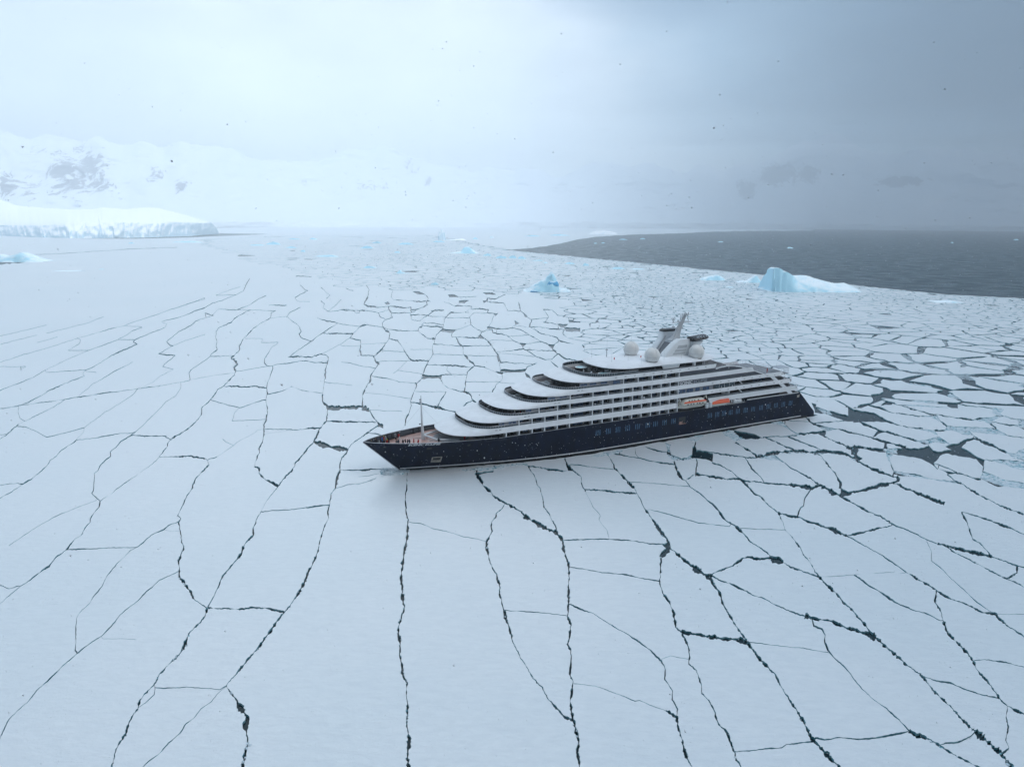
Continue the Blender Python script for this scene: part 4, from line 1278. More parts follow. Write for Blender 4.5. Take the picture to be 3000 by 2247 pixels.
# ================================================================ the ship
HB = 10.75


def sheer(u): return .45 * max(0.0, min(1.0, (u - 92) / 42.0)) if u > 92 else 0.0


def decktop(u): return lerp_tab([(0, 10.0), (10, 9.75), (20, 9.55), (35, 9.2), (43, 9.1), (92, 9.1), (135, 9.6), (158, 9.95)], u)


DKB = [(0, .05), (1, 1.1), (2, 1.95), (4, 3.15), (6, 4.15), (10, 5.95), (16, 7.9), (20, 8.9), (25, 9.75), (30, 10.3), (36, 10.7), (40, 10.75)]


def outline(u0, L, ex, uend, hb=HB, n=14, back=None):
    """rounded nose at u0, straight from u0+L to uend; port side points first (v from 0 to hb)"""
    P = []
    for k in range(n + 1):
        t = (k / n) ** 2.2
        P.append((u0 + t * L, hb * (max(0, 1 - (1 - t) ** 3)) ** ex))
    P.append((uend, hb))
    if back:        # rounded stern end (u tip, length)
        ub, Lb = back; P[-1] = (ub - Lb, hb)
        for k in range(1, 9):
            t = 1 - (1 - k / 8) ** 2.0
            P.append((ub - Lb + t * Lb, hb * max(0, 1 - t ** 3) ** .45))
    return P


def both(P):
    """close a port half outline with its mirror image"""
    Q = [(u, -v) for u, v in reversed(P)]
    out = list(P)
    for q in Q:
        if abs(q[1]) < 1e-6 and any(abs(q[0] - p[0]) < 1e-6 and abs(p[1]) < 1e-6 for p in (out[0], out[-1])): continue
        out.append(q)
    return out


def text_mesh(name, body, loc, size, xs, tiltv, mat, parent, bold=0.0, shear=0.0, follow=None):
    """lettering that stands proud of the port side; reads bow to stern; follow(u,z)->v"""
    cu = bpy.data.curves.new(name, 'FONT'); cu.body = body; cu.size = size; cu.extrude = .02; cu.offset = bold; cu.shear = shear
    tmp = bpy.data.objects.new('tmp', cu); COL.objects.link(tmp)
    dg = bpy.context.evaluated_depsgraph_get(); me = bpy.data.meshes.new_from_object(tmp.evaluated_get(dg))
    bpy.data.objects.remove(tmp); me.name = name
    w = max(v.co.x for v in me.vertices)
    for v in me.vertices:
        u = loc[0] + v.co.x * xs / w; z = loc[1] + v.co.y + tiltv * (v.co.x / w); vv = follow(u, z) + .03 + v.co.z
        v.co = (u, -vv, z)
    me.materials.clear()
    return link(name, me, mat, parent)


ship = empty('cruise_ship', (SO[0], SO[1], 0), HD)
tag(ship, 'long white stepped cruise ship with a navy hull standing in the broken ice', 'ship')

# ---------------------------------------------------------------- hull
ZL = [-1.5, 0.0, .55, 1.4, 2.6, 4.0, 5.5, 7.0, 8.3, 'top']


def hull_pt(s, z, side=1):
    """s 0..1 stem to stern at height z"""
    us = 10.4 * (1 - max(z, -1.0) / 10.0)
    ue = 168.0 if z < 1.2 else 158.1 + (10.0 - z) * (9.9 / 8.8)
    u = us + (ue - us) * s
    x = u - us
    k = max(0, min(1, z / 9.9)) ** 1.25
    b = lerp_tab(WLB, x) * (1 - k) + lerp_tab(DKB, x) * k
    if s > .96 and z < 9: b -= (.9 - .09 * z) * ((s - .96) / .04) ** 2
    return u, b * side


def hull_v(u, z):
    us = 10.4 * (1 - max(z, -1.0) / 10.0); ue = 168.0 if z < 1.2 else 158.1 + (10.0 - z) * (9.9 / 8.8)
    return hull_pt((u - us) / (ue - us), z)[1]


SS = [0, .004, .01, .018, .028, .04, .055, .072, .09, .11, .135, .16, .19, .22, .26, .30, .36, .43, .5, .57, .64, .72, .8, .88, .94, .97, .985, 1.0]
h = MB()
for sd in (1, -1):
    grid = []
    for s in SS:
        row = []
        for z in ZL:
            if z == 'top':
                u = 158.1 * s; zt = decktop(u); uu, b = hull_pt(s, zt, sd); row.append(h.P(uu, b, decktop(uu)))
            else:
                uu, b = hull_pt(s, z, sd); row.append(h.P(uu, b, z))
        grid.append(row)
    for i in range(len(SS) - 1):
        for j in range(len(ZL) - 1): h.F([grid[i][j], grid[i + 1][j], grid[i + 1][j + 1], grid[i][j + 1]])
    if sd == 1: tr = grid[-1]
    else:
        for j in range(len(ZL) - 1): h.F([tr[j], grid[-1][j], grid[-1][j + 1], tr[j + 1]])
hull = h.build('hull', M['navy'], ship, smooth=True)

m = MB()      # white rubbing line just above the water
for sd in (1, -1):
    A, B, C_, D_ = [], [], [], []
    for k in range(60):
        u = 10.2 + (160 - 10.2) * (k / 59) ** 1.2; v0 = hull_v(max(u, 10.15), .8)
        A.append((u, sd * (v0 + .02), .62)); B.append((u, sd * (v0 + .10), .66)); C_.append((u, sd * (v0 + .10), .88)); D_.append((u, sd * (v0 + .02), .92))
    m.strip(A, B); m.strip(B, C_); m.strip(C_, D_)
m.build('rubbing_strip', M['letter'], hull)
m = MB()      # dark boot below it
for sd in (1, -1):
    A, B = [], []
    for k in range(50):
        u = 10.5 + (167 - 10.5) * (k / 49) ** 1.2
        A.append((u, sd * (hull_v(u, -.3) + .015), -.4)); B.append((u, sd * (hull_v(u, .55) + .015), .6))
    m.strip(A, B)
m.build('boot_top', M['black'], hull)

m = MB()      # stem bar, pale bare edge of the raked bow
m.tube((-.05, 0, 9.9), (10.3, 0, .1), .10, .12, 8)
m.build('stem_bar', M['steel'], hull)

# bulwark inside and cap
m = MB()
US = [0.25, .8, 1.5, 2.5, 4, 6, 8, 10, 13, 16, 20, 24, 28, 32, 36]
for sd in (1, -1):
    A = [(u + .15, sd * max(.0, lerp_tab(DKB, u) - .18), decktop(u)) for u in US]
    B = [(max(u, 1.9) + .1, sd * max(.0, hull_v(max(u, 1.9), 8.35) - .12), 8.36) for u in US]
    m.strip(A, B)
m.build('bulwark_lining', M['navy_in'], hull)
m = MB()
for sd in (1, -1):
    P0 = [(u, sd * (lerp_tab(DKB, u) + .03), decktop(u) + .02) for u in US]
    P1 = [(u + .12, sd * max(0, lerp_tab(DKB, u) - .17), decktop(u) + .02) for u in US]
    P2 = [(a[0], a[1], a[2] + .07) for a in P0]; P3 = [(a[0], a[1], a[2] + .07) for a in P1]
    m.strip(P0, P2); m.strip(P2, P3); m.strip(P3, P1)
m.build('bulwark_cap', M['steel'], hull)

text_mesh('ship_name', "SCENIC ECLIPSE", (10.9, 8.92), .98, 8.7, -.12, M['letter'], hull, bold=.028, shear=.25, follow=lambda u, z: hull_v(u, z) + .16)

# hull windows: groups of three tall slits
for u0 in [69.6, 73.4, 77.1, 80.8, 84.6, 88.7, 91.8, 95.5, 99.2, 114.8, 118.1, 121.1, 124.2, 127.5, 131.1, 134.7, 138.5, 142.1, 145.7, 149.4, 153.1]:
    m = MB()
    for k in range(3):
        a = u0 + k * .70
        for z0, z1 in ((5.35, 6.25), (6.27, 7.1)):
            va, vb = hull_v(a, z0), hull_v(a, z1)
            A = [(a, va + .035, z0), (a + .30, va + .035, z0)]; B = [(a, vb + .035, z1), (a + .30, vb + .035, z1)]
            m.strip(A, B); m.strip([(a, va - .02, z0), (a + .30, va - .02, z0)], A); m.strip(B, [(a, vb - .02, z1), (a + .30, vb - .02, z1)])
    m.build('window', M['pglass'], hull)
# anchor pocket, hawse ports, shell door, stern hatch
m = MB()
def patch(mm, u0, u1, z0, z1, off, mi=0, n=4):
    A = [(u0 + (u1 - u0) * k / n, hull_v(u0 + (u1 - u0) * k / n, z0) + off, z0) for k in range(n + 1)]
    B = [(u0 + (u1 - u0) * k / n, hull_v(u0 + (u1 - u0) * k / n, z1) + off, z1) for k in range(n + 1)]
    A0 = [(a[0], a[1] - off - .02, a[2]) for a in A]; B0 = [(a[0], a[1] - off - .02, a[2]) for a in B]
    mm.strip(A, B, mi); mm.strip(A0, A, mi); mm.strip(B, B0, mi); mm.quad(A0[0], A[0], B[0], B0[0], mi); mm.quad(A0[-1], A[-1], B[-1], B0[-1], mi)
patch(m, 18.4, 21.2, 2.2, 4.2, .06)
pk = m.build('anchor_pocket', M['pocket'], hull)
m = MB(); patch(m, 18.75, 20.85, 3.15, 3.9, .09); m.build('pocket_opening', M['black'], pk)
m = MB(); m.tube((18.9, hull_v(18.9, 2.9) + .2, 2.85), (20.8, hull_v(20.8, 2.9) + .2, 2.95), .28, .28, 8); m.build('anchor', M['pocket'], pk)
for u0, u1, z0, z1 in ((16.3, 17.6, 7.2, 7.9), (4.9, 5.6, 8.3, 8.7), (27.5, 28.3, 7.4, 8.0)):
    m = MB(); patch(m, u0, u1, z0, z1, .03); m.build('hawse_port', M['black'], hull)
m = MB(); patch(m, 102.2, 105.1, 4.85, 7.15, .04); dr = m.build('shell_door', M['black'], hull)
m = MB(); m.box(102.3, 105.0, hull_v(103, 5) + .05, hull_v(103, 5) + .5, 4.85, 4.98); m.box(102.5, 103.5, hull_v(103, 5) + .05, hull_v(103, 5) + .12, 5.1, 5.6)
m.tube((103.6, HB + .3, 4.98), (103.6, HB + .3, 5.9), .05); m.build('door_platform', M['teak'], dr)
m = MB(); patch(m, 159.3 - 2.2, 160.5 - 2.2, 8.0, 8.9, .04); m.build('hatch', M['pocket'], hull)

# ---------------------------------------------------------------- foredeck
m = MB()
fd = [(u, max(.1, hull_v(u, 8.0) - .12)) for u in (2.3, 3, 5, 8, 12, 16, 20, 24, 28, 32, 36)]
m.prism(both(fd), 8.15, 8.35)
foredeck = m.build('foredeck', M['teak'], ship)
m = MB()
for u, v in ((6, 1.4), (6, -1.4), (10.5, 3.2), (10.5, -3.4)):
    m.tube((u, v, 8.35), (u, v, 8.95), .22, .22, 10); m.tube((u, v, 8.95), (u, v, 9.02), .32, .32, 10)
m.build('bollard', M['black'], foredeck)
m = MB()      # bench-like locker rows along the starboard side and a round nose step
for k in range(6): m.box(9.5 + k * 2.1, 11.2 + k * 2.1, -lerp_tab(DKB, 9.5 + k * 2.1) + .75, -lerp_tab(DKB, 9.5 + k * 2.1) + 1.15, 8.35, 8.8)
m.build('deck_locker', M['navy_in'], foredeck)
m = MB(); m.lathe((25.5, 1.5, 8.35), [(5.2, 0), (5.2, .1), (5.0, .14)], 36); m.build('landing_circle', M['snowgrey'], foredeck)
# fore mast with its two white legs
m = MB()
m.tube((17.5, 0, 8.3), (17.25, 0, 12.5), .52, .34, 10); m.tube((17.25, 0, 12.5), (17.07, 0, 20.8), .34, .16, 10)
fm = m.build('fore_mast', M['white'], ship, smooth=True)
m = MB()
for sd in (1, -1):
    m.tube((17.6, 0, 9.6), (20.4, sd * 3.6, 8.8), .34, .28, 8); m.tube((20.4, sd * 3.6, 8.8), (26.2, sd * 6.0, 8.7), .28, .24, 8)
m.build('mast_leg', M['white'], fm)
m = MB(); m.box(16.6, 17.0, -.12, .12, 20.0, 20.25); m.box(16.6, 17.0, -.12, .12, 19.4, 19.6); m.tube((17.07, 0, 20.8), (17.07, 0, 21.3), .05); m.box(16.4, 16.8, -.15, .15, 12.9, 13.15)
m.build('mast_light', M['black'], fm)
m = MB(); m.tube((17.1, 0, 18.2), (12.5, -5.5, 9.9), .02, n=4); m.tube((17.1, 0, 18.2), (25.0, -6.5, 9.9), .02, n=4); m.build('stay_wire', M['steel'], fm)

# ---------------------------------------------------------------- stepped forward roofs and side bands
# (lower nose u, lower L, lower z, upper nose u, upper L, upper z)
BROW = [(22.0, 17.0, 10.35, 29.1, 9.0, 12.05), (29.2, 11.0, 13.55, 36.9, 9.5, 14.95), (37.7, 11.5, 16.5, 45.7, 9.5, 17.85),
        (47.9, 12.0, 19.2, 55.7, 9.0, 20.75), (59.4, 12.0, 22.25, 66.8, 9.0, 23.55)]
AFT = [101.6, 153.2, 149.3, 134.5, 116.3]          # where each band ends
for i, (ul, Ll, zl, uu, Lu, zu) in enumerate(BROW):
    N = 16
    lo = outline(ul, Ll, .40, 0, n=N)[:N + 1]; up = outline(uu, Lu, .376, 0, n=N)[:N + 1]
    ua = max(lo[-1][0], up[-1][0]) + 1.0
    m = MB()
    rows = []
    for sd in (1, -1):
        cols = []
        for k in range(N + 1):
            (a, b), (c, d) = lo[k], up[k]
            col = [(a + .35 * (1 - k / N), sd * (b - .12), zl - .02)]
            col.append((a, sd * b, zl + .06))
            col.append((a - .05 * (1 - k / N), sd * b, zl + .22))
            for f in (.25, .5, .75, 1.0):
                q = f; zz = zl + .25 + (zu - zl - .25) * (q ** (1.15 if k < N - 3 else 1.0)) + math.sin(math.pi * q) * .18 * (1 - (k / N) ** 2)
                col.append((a + (c - a) * q, sd * (b + (d - b) * q), zz))
            col.append((c + .22, sd * (d - .22), zu)); col.append((c + .25, sd * (d - .25), zu - 1.0))
            cols.append(col)
        # straight side band
        st = [ua] + [s for s in (92, 104, 114, 124, 134) if ua < s < AFT[i] - 1] + [AFT[i]]
        for q, s in enumerate(st):
            dz = sheer(s); last = q == len(st) - 1
            sl = (1.5 if i != 4 else -1.3) if last else 0      # slanted end
            sl = 2.0 if (last and i in (1, 2)) else sl
            col = [(s + 0, sd * (HB - .12), zl - .02 + dz), (s, sd * HB, zl + .06 + dz), (s, sd * HB, zl + .22 + dz)]
            for f in (.25, .5, .75, 1.0): col.append((s - sl * f * (0 if i in (3,) else 1) * .0 - (sl * f * .55 if last else 0), sd * HB, zl + .25 + (zu - zl - .25) * f + dz))
            col.append((s - (sl * .55 if last else 0), sd * (HB - .22), zu + dz)); col.append((s - (sl * .55 if last else 0), sd * (HB - .25), zu - 1.0 + dz))
            cols.append(col)
        for c0, c1 in zip(cols, cols[1:]):
            m.strip([c0[0], c1[0]], [c0[1], c1[1]])
            for r in range(len(c0) - 1):
                if r: m.quad(c0[r], c1[r], c1[r + 1], c0[r + 1])
        for r in range(1, len(cols[-1]) - 1): pass
        e = cols[-1]; m.F([m.P(*e[0]), m.P(*e[1]), m.P(*e[6]), m.P(*e[7]), m.P(*e[8])])
    m.build('roof_brow', M['snow_deck'] if i else M['snow_deck'], ship, smooth=True)
    # small dark scuppers on the band
    m = MB()
    if i in (0, 1, 2, 3, 4):
        xs = {0: [(30, 36), (0, 0)], 1: [], 2: [], 3: [], 4: []}
        for s in ([35.2, 36.4] if i == 0 else [44.5, 45.7] if i == 1 else [54.5, 55.7] if i == 2 else [62.5, 63.8] if i == 3 else [76 + 3.6 * k for k in range(11)]):
            m.box(s, s + .75, HB - .05, HB + .015, zu - .62 + sheer(s), zu - .50 + sheer(s))
        if i in (1, 2):
            for k in range(10): s = 115.5 + k * 3.6; m.box(s, s + .75, HB - .05, HB + .015, zu - .8 + sheer(s), zu - .68 + sheer(s))
    m.build('scupper_row', M['panel'], ship)
# E band aft of the boats
m = MB(); m.side([(115.6, 10.35 + sheer(115)), (135, 10.8), (156.8, 10.85), (155.6, 12.45), (135, 12.5), (114.3, 12.05 + sheer(114))], HB - .25, HB)
m.side([(115.6, 10.35 + sheer(115)), (135, 10.8), (156.8, 10.85), (155.6, 12.45), (135, 12.5), (114.3, 12.05 + sheer(114))], -HB, -HB + .25)
for k in range(11): s = 118.5 + k * 3.6; m.box(s, s + .75, HB - .05, HB + .015, 11.75, 11.87)
m.build('side_band', M['white'], ship)

# ---------------------------------------------------------------- deck floors (behind each band) and terraces
FL = [(33.0, 4.0, 8.33, 158.0, 'f'), (29.4, 9.0, 11.05, 156.0, 'f'), (37.2, 9.5, 13.95, 152.8, 'f'), (46.0, 9.5, 16.85, 149.0, 'f'), (56.0, 9.0, 19.75, 114.0, 'f'), (67.1, 9.0, 22.55, 116.0, 'f')]
for i, (u0, L, z, ue, _) in enumerate(FL):
    m = MB(); hb = HB - .30 if i else HB - .75
    back = (ue + (4.5 if i in (1, 2, 3) else 1.5), 6.0) if i < 4 else None
    P = outline(u0, L, .38, ue, hb=hb, back=back)
    # floor slab in two lengths so it follows the sheer aft
    m.prism(both(P), lambda u, z=z: z - .18 + sheer(u), lambda u, z=z: z + sheer(u))
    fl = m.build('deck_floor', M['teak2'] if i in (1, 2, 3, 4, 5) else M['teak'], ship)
# glass walls recessed under each roof : (nose, L, z0, z1, half breadth, aft end)
WALL = [(30.5, 10.0, 8.35, 10.45, 8.85, 150), (31.6, 10.0, 11.05, 13.6, 8.85, 150), (40.0, 10.5, 13.95, 16.55, 8.85, 146), (50.0, 11.0, 16.85, 19.25, 8.85, 101.6),
        (61.5, 11.0, 19.75, 22.3, 8.85, 101.6), (77.0, 9.0, 22.55, 25.2, 8.3, 113.0)]
walls = []
for i, (u0, L, z0, z1, hb, ue) in enumerate(WALL):
    m = MB(); P = outline(u0, L, .4, ue, hb=hb)
    m.prism(both(P), z0, z1 + sheer(ue) * .9)
    walls.append(m.build('window_wall', M['dglass'], ship))
    for k in range(2, 15, 2):
        u, v = P[k]; m = MB(); m.box(u - .06, u + .02, v - .05, v + .05, z0, z1); m.build('mullion', M['panel'], walls[-1])

# flush grey wall pieces with blue panes ahead of the balconies
def flush(i, u0, u1, panes, z0, z1):
    m = MB(); m.box(u0, u1, HB - .55, HB - .28, z0, z1); w = m.build('side_wall', M['grey'], walls[i])
    for a, b in panes:
        mm = MB(); mm.box(a, b, HB - .30, HB - .25, z0 + .25, z1 - .2); mm.box(a + (b - a) * .48, a + (b - a) * .52, HB - .26, HB - .23, z0 + .25, z1 - .2, 1)
        mm.build('window', [M['bglass'], M['panel']], w)
flush(1, 36.5, 42.8, [(36.6, 38.2), (39.6, 42.0)], 12.0, 13.6)
flush(2, 45.0, 49.4, [(45.2, 47.0)], 14.9, 16.55)
flush(3, 52.5, 60.0, [(52.6, 55.0), (56.5, 59.0)], 17.8, 19.25)
flush(4, 63.5, 79.4, [(63.8, 66.0), (67.0, 69.4), (70.9, 73.4), (75.6, 78.3)], 20.7, 22.3)
# aft: charcoal panels following the falling arc
ARC = [(116.9, 22.3), (119, 22.65), (122.2, 22.85), (125.1, 22.6), (128.3, 22.0), (131.2, 21.25), (135.6, 19.75), (139.8, 18.35), (142.2, 17.6)]


def arc_z(u): return lerp_tab(ARC, u)


for sd in (1, -1):
    a, b = (HB - .16, HB - .06) if sd == 1 else (-HB + .06, -HB + .16)
    m = MB(); m.side([(101.6, 20.75), (116.5, 20.85), (129.2, 20.95), (127.5, 21.9), (125, 22.35), (122.2, 22.6), (119, 22.42), (116.6, 22.3), (101.6, 22.3)], a, b)
    m.build('side_panel', M['panel'], ship)
    m = MB(); m.side([(101.6, 17.85), (120, 18.1), (140.9, 18.2), (137.6, 19.1), (134.8, 19.75), (101.6, 19.25)], a, b)
    pn = m.build('side_panel', M['panel'], ship)
    # white arc trim + broad white field between the arc and the bands
    m = MB()
    top = [(u, arc_z(u)) for u in (116.9, 118, 119, 120.5, 122.2, 123.7, 125.1, 126.7, 128.3, 129.8, 131.2, 133.4, 135.6, 137.7, 139.8, 142.2)]
    aa, bb = (HB - .2, HB + .03) if sd == 1 else (-HB - .03, -HB + .2)
    for (u0, z0), (u1, z1) in zip(top, top[1:]):
        m.side([(u0, z0 - .34), (u1, z1 - .34), (u1, z1), (u0, z0)], aa, bb)
    m.build('arc_trim', M['white'], ship)
    # B band tail
    m = MB(); m.side([(134.4, 19.75), (129.4, 20.95), (128.6, 21.7), (131.2, 21.1), (135.6, 19.5), (138.2, 18.85), (137.4, 19.1)], aa + .03, bb - .015); m.build('side_band', M['white'], ship)
    # inner bulwark of the arc, grey
    m = MB()
    for (u0, z0), (u1, z1) in zip(top, top[1:]):
        m.side([(u0, 17.2), (u1, 17.2), (u1, z1 - .05), (u0, z0 - .05)], sd * (HB - .3), sd * (HB - .22))
    m.build('arc_lining', M['snowgrey'], ship)
    if sd == 1:
        text_mesh('ship_name', "SCENIC", (101.9, 18.02), 1.5, 5.2, .12, M['letter'], pn, bold=.03, follow=lambda u, z: HB - .05)
        text_mesh('ship_name', "ECLIPSE", (107.6, 18.13), 1.45, 5.8, .12, M['letter2'], pn, bold=.0, follow=lambda u, z: HB - .05)
# sloping sun deck between the arcs
m = MB()
SD = [(115, 17.32), (140, 17.32), (152.5, 17.32)]
for (u0, z0), (u1, z1) in zip(SD, SD[1:]): m.quad((u0, -HB + .3, z0), (u1, -HB + .3, z1), (u1, HB - .3, z1), (u0, HB - .3, z0))
m.build('sun_deck', M['snowgrey'], ship)
m = MB()
for sd in (1, -1):
    for k in range(22):
        u = 118 + k * 1.4; m.tube((u, sd * (HB - .25), arc_z(u)), (u, sd * (HB - .25), arc_z(u) + .55), .03, n=4)
    for k in range(21):
        u = 118 + k * 1.4; m.tube((u, sd * (HB - .25), arc_z(u) + .55), (u + 1.4, sd * (HB - .25), arc_z(u + 1.4) + .55), .03, n=4)
m.build('arc_railing', M['steel'], ship)

# aft open terraces: white end braces, posts and rails
for (x0, z0), (x1, z1), (x2, z2), (x3, z3) in [((142.3, 17.15), (144.3, 17.15), (146.9, 15.25), (144.9, 15.25)), ((146.9, 14.25), (148.9, 14.25), (151.4, 12.45), (149.4, 12.45)), ((151.0, 11.0), (153.2, 11.0), (155.0, 9.75), (152.8, 9.75))]:
    for sd in (1, -1):
        m = MB(); m.side([(x0, z0), (x1, z1), (x2, z2), (x3, z3)], sd * (HB - .2), sd * (HB - .04)); m.build('end_brace', M['white'], ship)
for z, ue, L in ((17.3, 153.2, 5), (14.4, 156.8, 5), (11.5, 159.6, 4), (9.9, 159.0, 2)):
    m = MB(); P = outline(100, 5, .4, ue, hb=HB - .15, back=(ue, L))[15:]
    P = [(ue - L - 3.2, HB - .15)] + P
    Q = P + [(u, -v) for u, v in reversed(P)][1:]
    for (a, b), (c, d) in zip(Q, Q[1:]):
        m.tube((a, b, z + 1.1), (c, d, z + 1.1), .045, n=4); m.tube((a, b, z + .6), (c, d, z + .6), .02, n=4); m.tube((a, b, z - .1), (a, b, z + 1.1), .035, n=4)
    m.build('stern_rail', M['steel'], ship)
for z, ue in ((12.5, 153.5), (15.4, 149.8)):
    m = MB(); P = outline(140, 5, .4, ue, hb=HB - .02, back=(ue + 4.0, 6.5))[15:]
    Q = P + [(u, -v) for u, v in reversed(P)][1:]
    m.strip([(a, b, z - 1.0) for a, b in Q], [(a, b, z) for a, b in Q]); m.strip([(a, b, z) for a, b in Q], [(a - .2, b * .985, z) for a, b in Q])
    m.build('stern_bulwark', M['white'], ship)
m = MB()      # arrows of diagonal stair struts in the aft openings
for z0, z1 in ((15.4, 17.3), (12.5, 14.5), (9.7, 11.2)):
    m.side([(127.5, z1), (128.0, z1), (130.6, z0), (130.1, z0)], HB - .6, HB - .45)
m.build('stair_strut', M['white'], ship)
m = MB()      # stern platform posts near the top deck end
for k in range(5): m.tube((149.5 + k * .9, HB - .5 - k * .25, 17.4), (149.5 + k * .9, HB - .5 - k * .25, 19.3), .05, n=5)
m.box(147.8, 153.2, 5.5, 10.0, 19.3, 19.4); m.tube((148.3, 8, 19.4), (148.3, 8, 20.9), .04)
m.build('gangway_frame', M['steel'], ship)

# ---------------------------------------------------------------- balconies
def row(i, zf, zt, divs, rail=True, z_div0=None):
    """dividers at divs; a cabin window between neighbours"""
    for a, b in zip(divs, divs[1:]):
        m = MB(); w = b - a; n = 2 if w < 5 else 4
        for k in range(n):
            x0 = a + .45 + (w - .9) * k / n; x1 = a + .45 + (w - .9) * (k + 1) / n - .1
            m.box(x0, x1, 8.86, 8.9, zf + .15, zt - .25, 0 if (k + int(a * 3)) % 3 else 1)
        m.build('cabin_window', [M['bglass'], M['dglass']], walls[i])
    for d in divs:
        m = MB(); m.box(d - .14, d + .14, 8.9, HB - .05, z_div0 if z_div0 is not None else zf, zt)
        m.build('balcony_divider', M['white'], ship)
    if rail:
        m = MB(); z = BROW[i - 1][5] if i else 9.1
        a, b = divs[0] - .2, divs[-1]
        m.box(a, b, HB - .16, HB - .12, z, z + .36); m.box(a, b, HB - .18, HB - .08, z + .36, z + .42, 1)
        m.build('glass_railing', [M['rail'], M['steel']], ship)


D1 = [38.8, 43.0, 47.3, 51.5, 55.8, 60.1, 68.2, 71.9, 75.7, 79.4, 83.1, 86.8, 90.5, 94.2, 97.9, 101.45]
row(0, 9.0, 10.4, D1, rail=False, z_div0=9.05)
row(1, 11.05, 13.6, [42.9, 47.2, 51.5, 55.8, 60.1, 68.2, 71.9, 75.7, 79.4, 83.1, 86.8, 90.5, 94.2, 97.9, 101.4])
row(2, 13.95, 16.55, [49.5, 55.8, 60.1, 68.2, 71.9, 75.7, 79.4, 83.1, 86.8, 90.5, 94.2, 97.9, 101.4])
row(3, 16.85, 19.25, [60.1, 68.2, 73.8, 79.4, 83.1, 86.8, 90.5, 94.2, 97.9, 101.4])
row(4, 19.75, 22.3, [79.4, 85.0, 90.5, 96.0, 101.4])
m = MB(); m.box(32, 101.4, HB - .5, HB - .3, 8.35, 9.1); m.build('hull_coaming', M['navy'], ship)
m = MB()      # thin pale sill along the hull top
m.box(36.5, 101.5, HB - .35, HB + .03, 9.08, 9.16)
m.build('hull_sill', M['steel'], ship)
m = MB(); m.box(132.5, 157.6, HB - .3, HB + .03, 9.66, 9.95); m.build('hull_sill', M['mast'], ship)
# aft rows : flush windows, glass screen, dark lounges
flush(2, 101.5, 116.6, [(101.8, 104.6), (105.0, 107.8), (108.8, 110.6), (112.0, 114.8)], 15.0, 16.65)
m = MB()
for k in range(4): m.box(116.9 + k * 2.3, 119.1 + k * 2.3, HB - .3, HB - .26, 15.2, 16.9); m.box(119.1 + k * 2.3, 119.2 + k * 2.3, HB - .32, HB - .22, 15.2, 16.95, 1)
m.box(116.9, 126.1, HB - .32, HB - .22, 16.85, 16.95, 1)
m.build('glass_screen', [M['rail'], M['steel']], ship)
m = MB(); m.box(126.3, 144.5, HB - .16, HB - .12, 15.3, 15.75); m.box(126.3, 144.5, HB - .18, HB - .08, 15.75, 15.82, 1); m.build('glass_railing', [M['rail'], M['steel']], ship)
m = MB(); m.box(114.5, 149.0, HB - .16, HB - .12, 12.4, 12.85); m.box(114.5, 149, HB - .18, HB - .08, 12.85, 12.92, 1); m.build('glass_railing', [M['rail'], M['steel']], ship)
for z0, z1 in ((12.4, 14.1), ):
    m = MB(); m.box(123.8, 124.1, 8.9, HB - .3, z0, z1); m.box(122.0, 123.8, 8.9, 9.0, z0, z1); m.build('deck_post', M['white'], ship)
for k in range(4):
    m = MB(); m.box(136.5 + k * 1.5, 137.5 + k * 1.5, 8.87, 8.93, 15.7, 16.7); m.build('cabin_window', M['bglass'], walls[2])
# boat bay: dark recess from 101.6 to 131
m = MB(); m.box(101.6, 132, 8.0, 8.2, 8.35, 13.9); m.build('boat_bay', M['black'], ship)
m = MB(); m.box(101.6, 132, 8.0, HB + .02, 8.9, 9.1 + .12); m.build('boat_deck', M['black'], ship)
for u in (102.3, 113.6):
    m = MB(); m.tube((u, 8.4, 11.5), (u, 10.6, 13.3), .28, .22, 8); m.tube((u, 10.6, 13.3), (u, 10.9, 12.4), .2, .16, 8); m.build('davit', M['cream'], ship)
m = MB()
m.box(114.6, 131.2, HB - .9, HB + .02, 9.16, 9.3)
m.tube((124.4, HB - .2, 9.3), (124.4, HB - .2, 10.9), .12, n=6); m.tube((125.2, HB - .2, 9.3), (125.2, HB - .2, 10.9), .12, n=6)
m.tube((131.2, HB - .2, 9.3), (131.2, HB - .2, 9.9), .06, n=5)
m.build('boat_sill', M['white'], ship)

# ---------------------------------------------------------------- top roof
m = MB()
P = outline(74.1, 11, .42, 110, back=(121.5, 15)); P = [(u, v) for u, v in P]
def ring(f, z, du=0): return [((u - 97) * f + 97 + du, v * f, z) for u, v in both(P)]
R0, R1, R2, R3, R4 = ring(.985, 25.15), ring(1.0, 25.22), ring(1.0, 25.42), ring(.90, 26.05), ring(.55, 26.55)
for A, B in ((R0, R1), (R1, R2), (R2, R3), (R3, R4)): m.strip(A + A[:1], B + B[:1])
m.F([m.P(*p) for p in R4]); m.F([m.P(*p) for p in R0])
m.build('top_roof', M['snow_deck'], ship, smooth=True)
m = MB()      # posts and pale wall pieces under the roof
m.side([(95.5, 23.5), (101.2, 23.5), (102.0, 25.3), (94.3, 25.3)], HB - .9, HB - .5)
m.box(107.6, 108.3, HB - 1.2, HB - .4, 23.5, 25.3); m.box(113.4, 113.6, HB - 2.0, HB - 1.8, 23.5, 25.4)
m.build('roof_support', M['white'], ship)
m = MB(); m.box(79.5, 116, HB - .16, HB - .12, 23.55, 23.95); m.box(79.5, 116, HB - .18, HB - .08, 23.95, 24.02, 1); m.build('glass_railing', [M['rail'], M['steel']], ship)
m = MB()      # grey inner bulwark at the aft end of the top deck
m.side([(116.5, 22.4), (121, 22.6), (119.5, 24.2), (113, 25.2), (112, 23.5)], -HB + .3, -HB + .45); m.build('aft_screen', M['snowgrey'], ship)

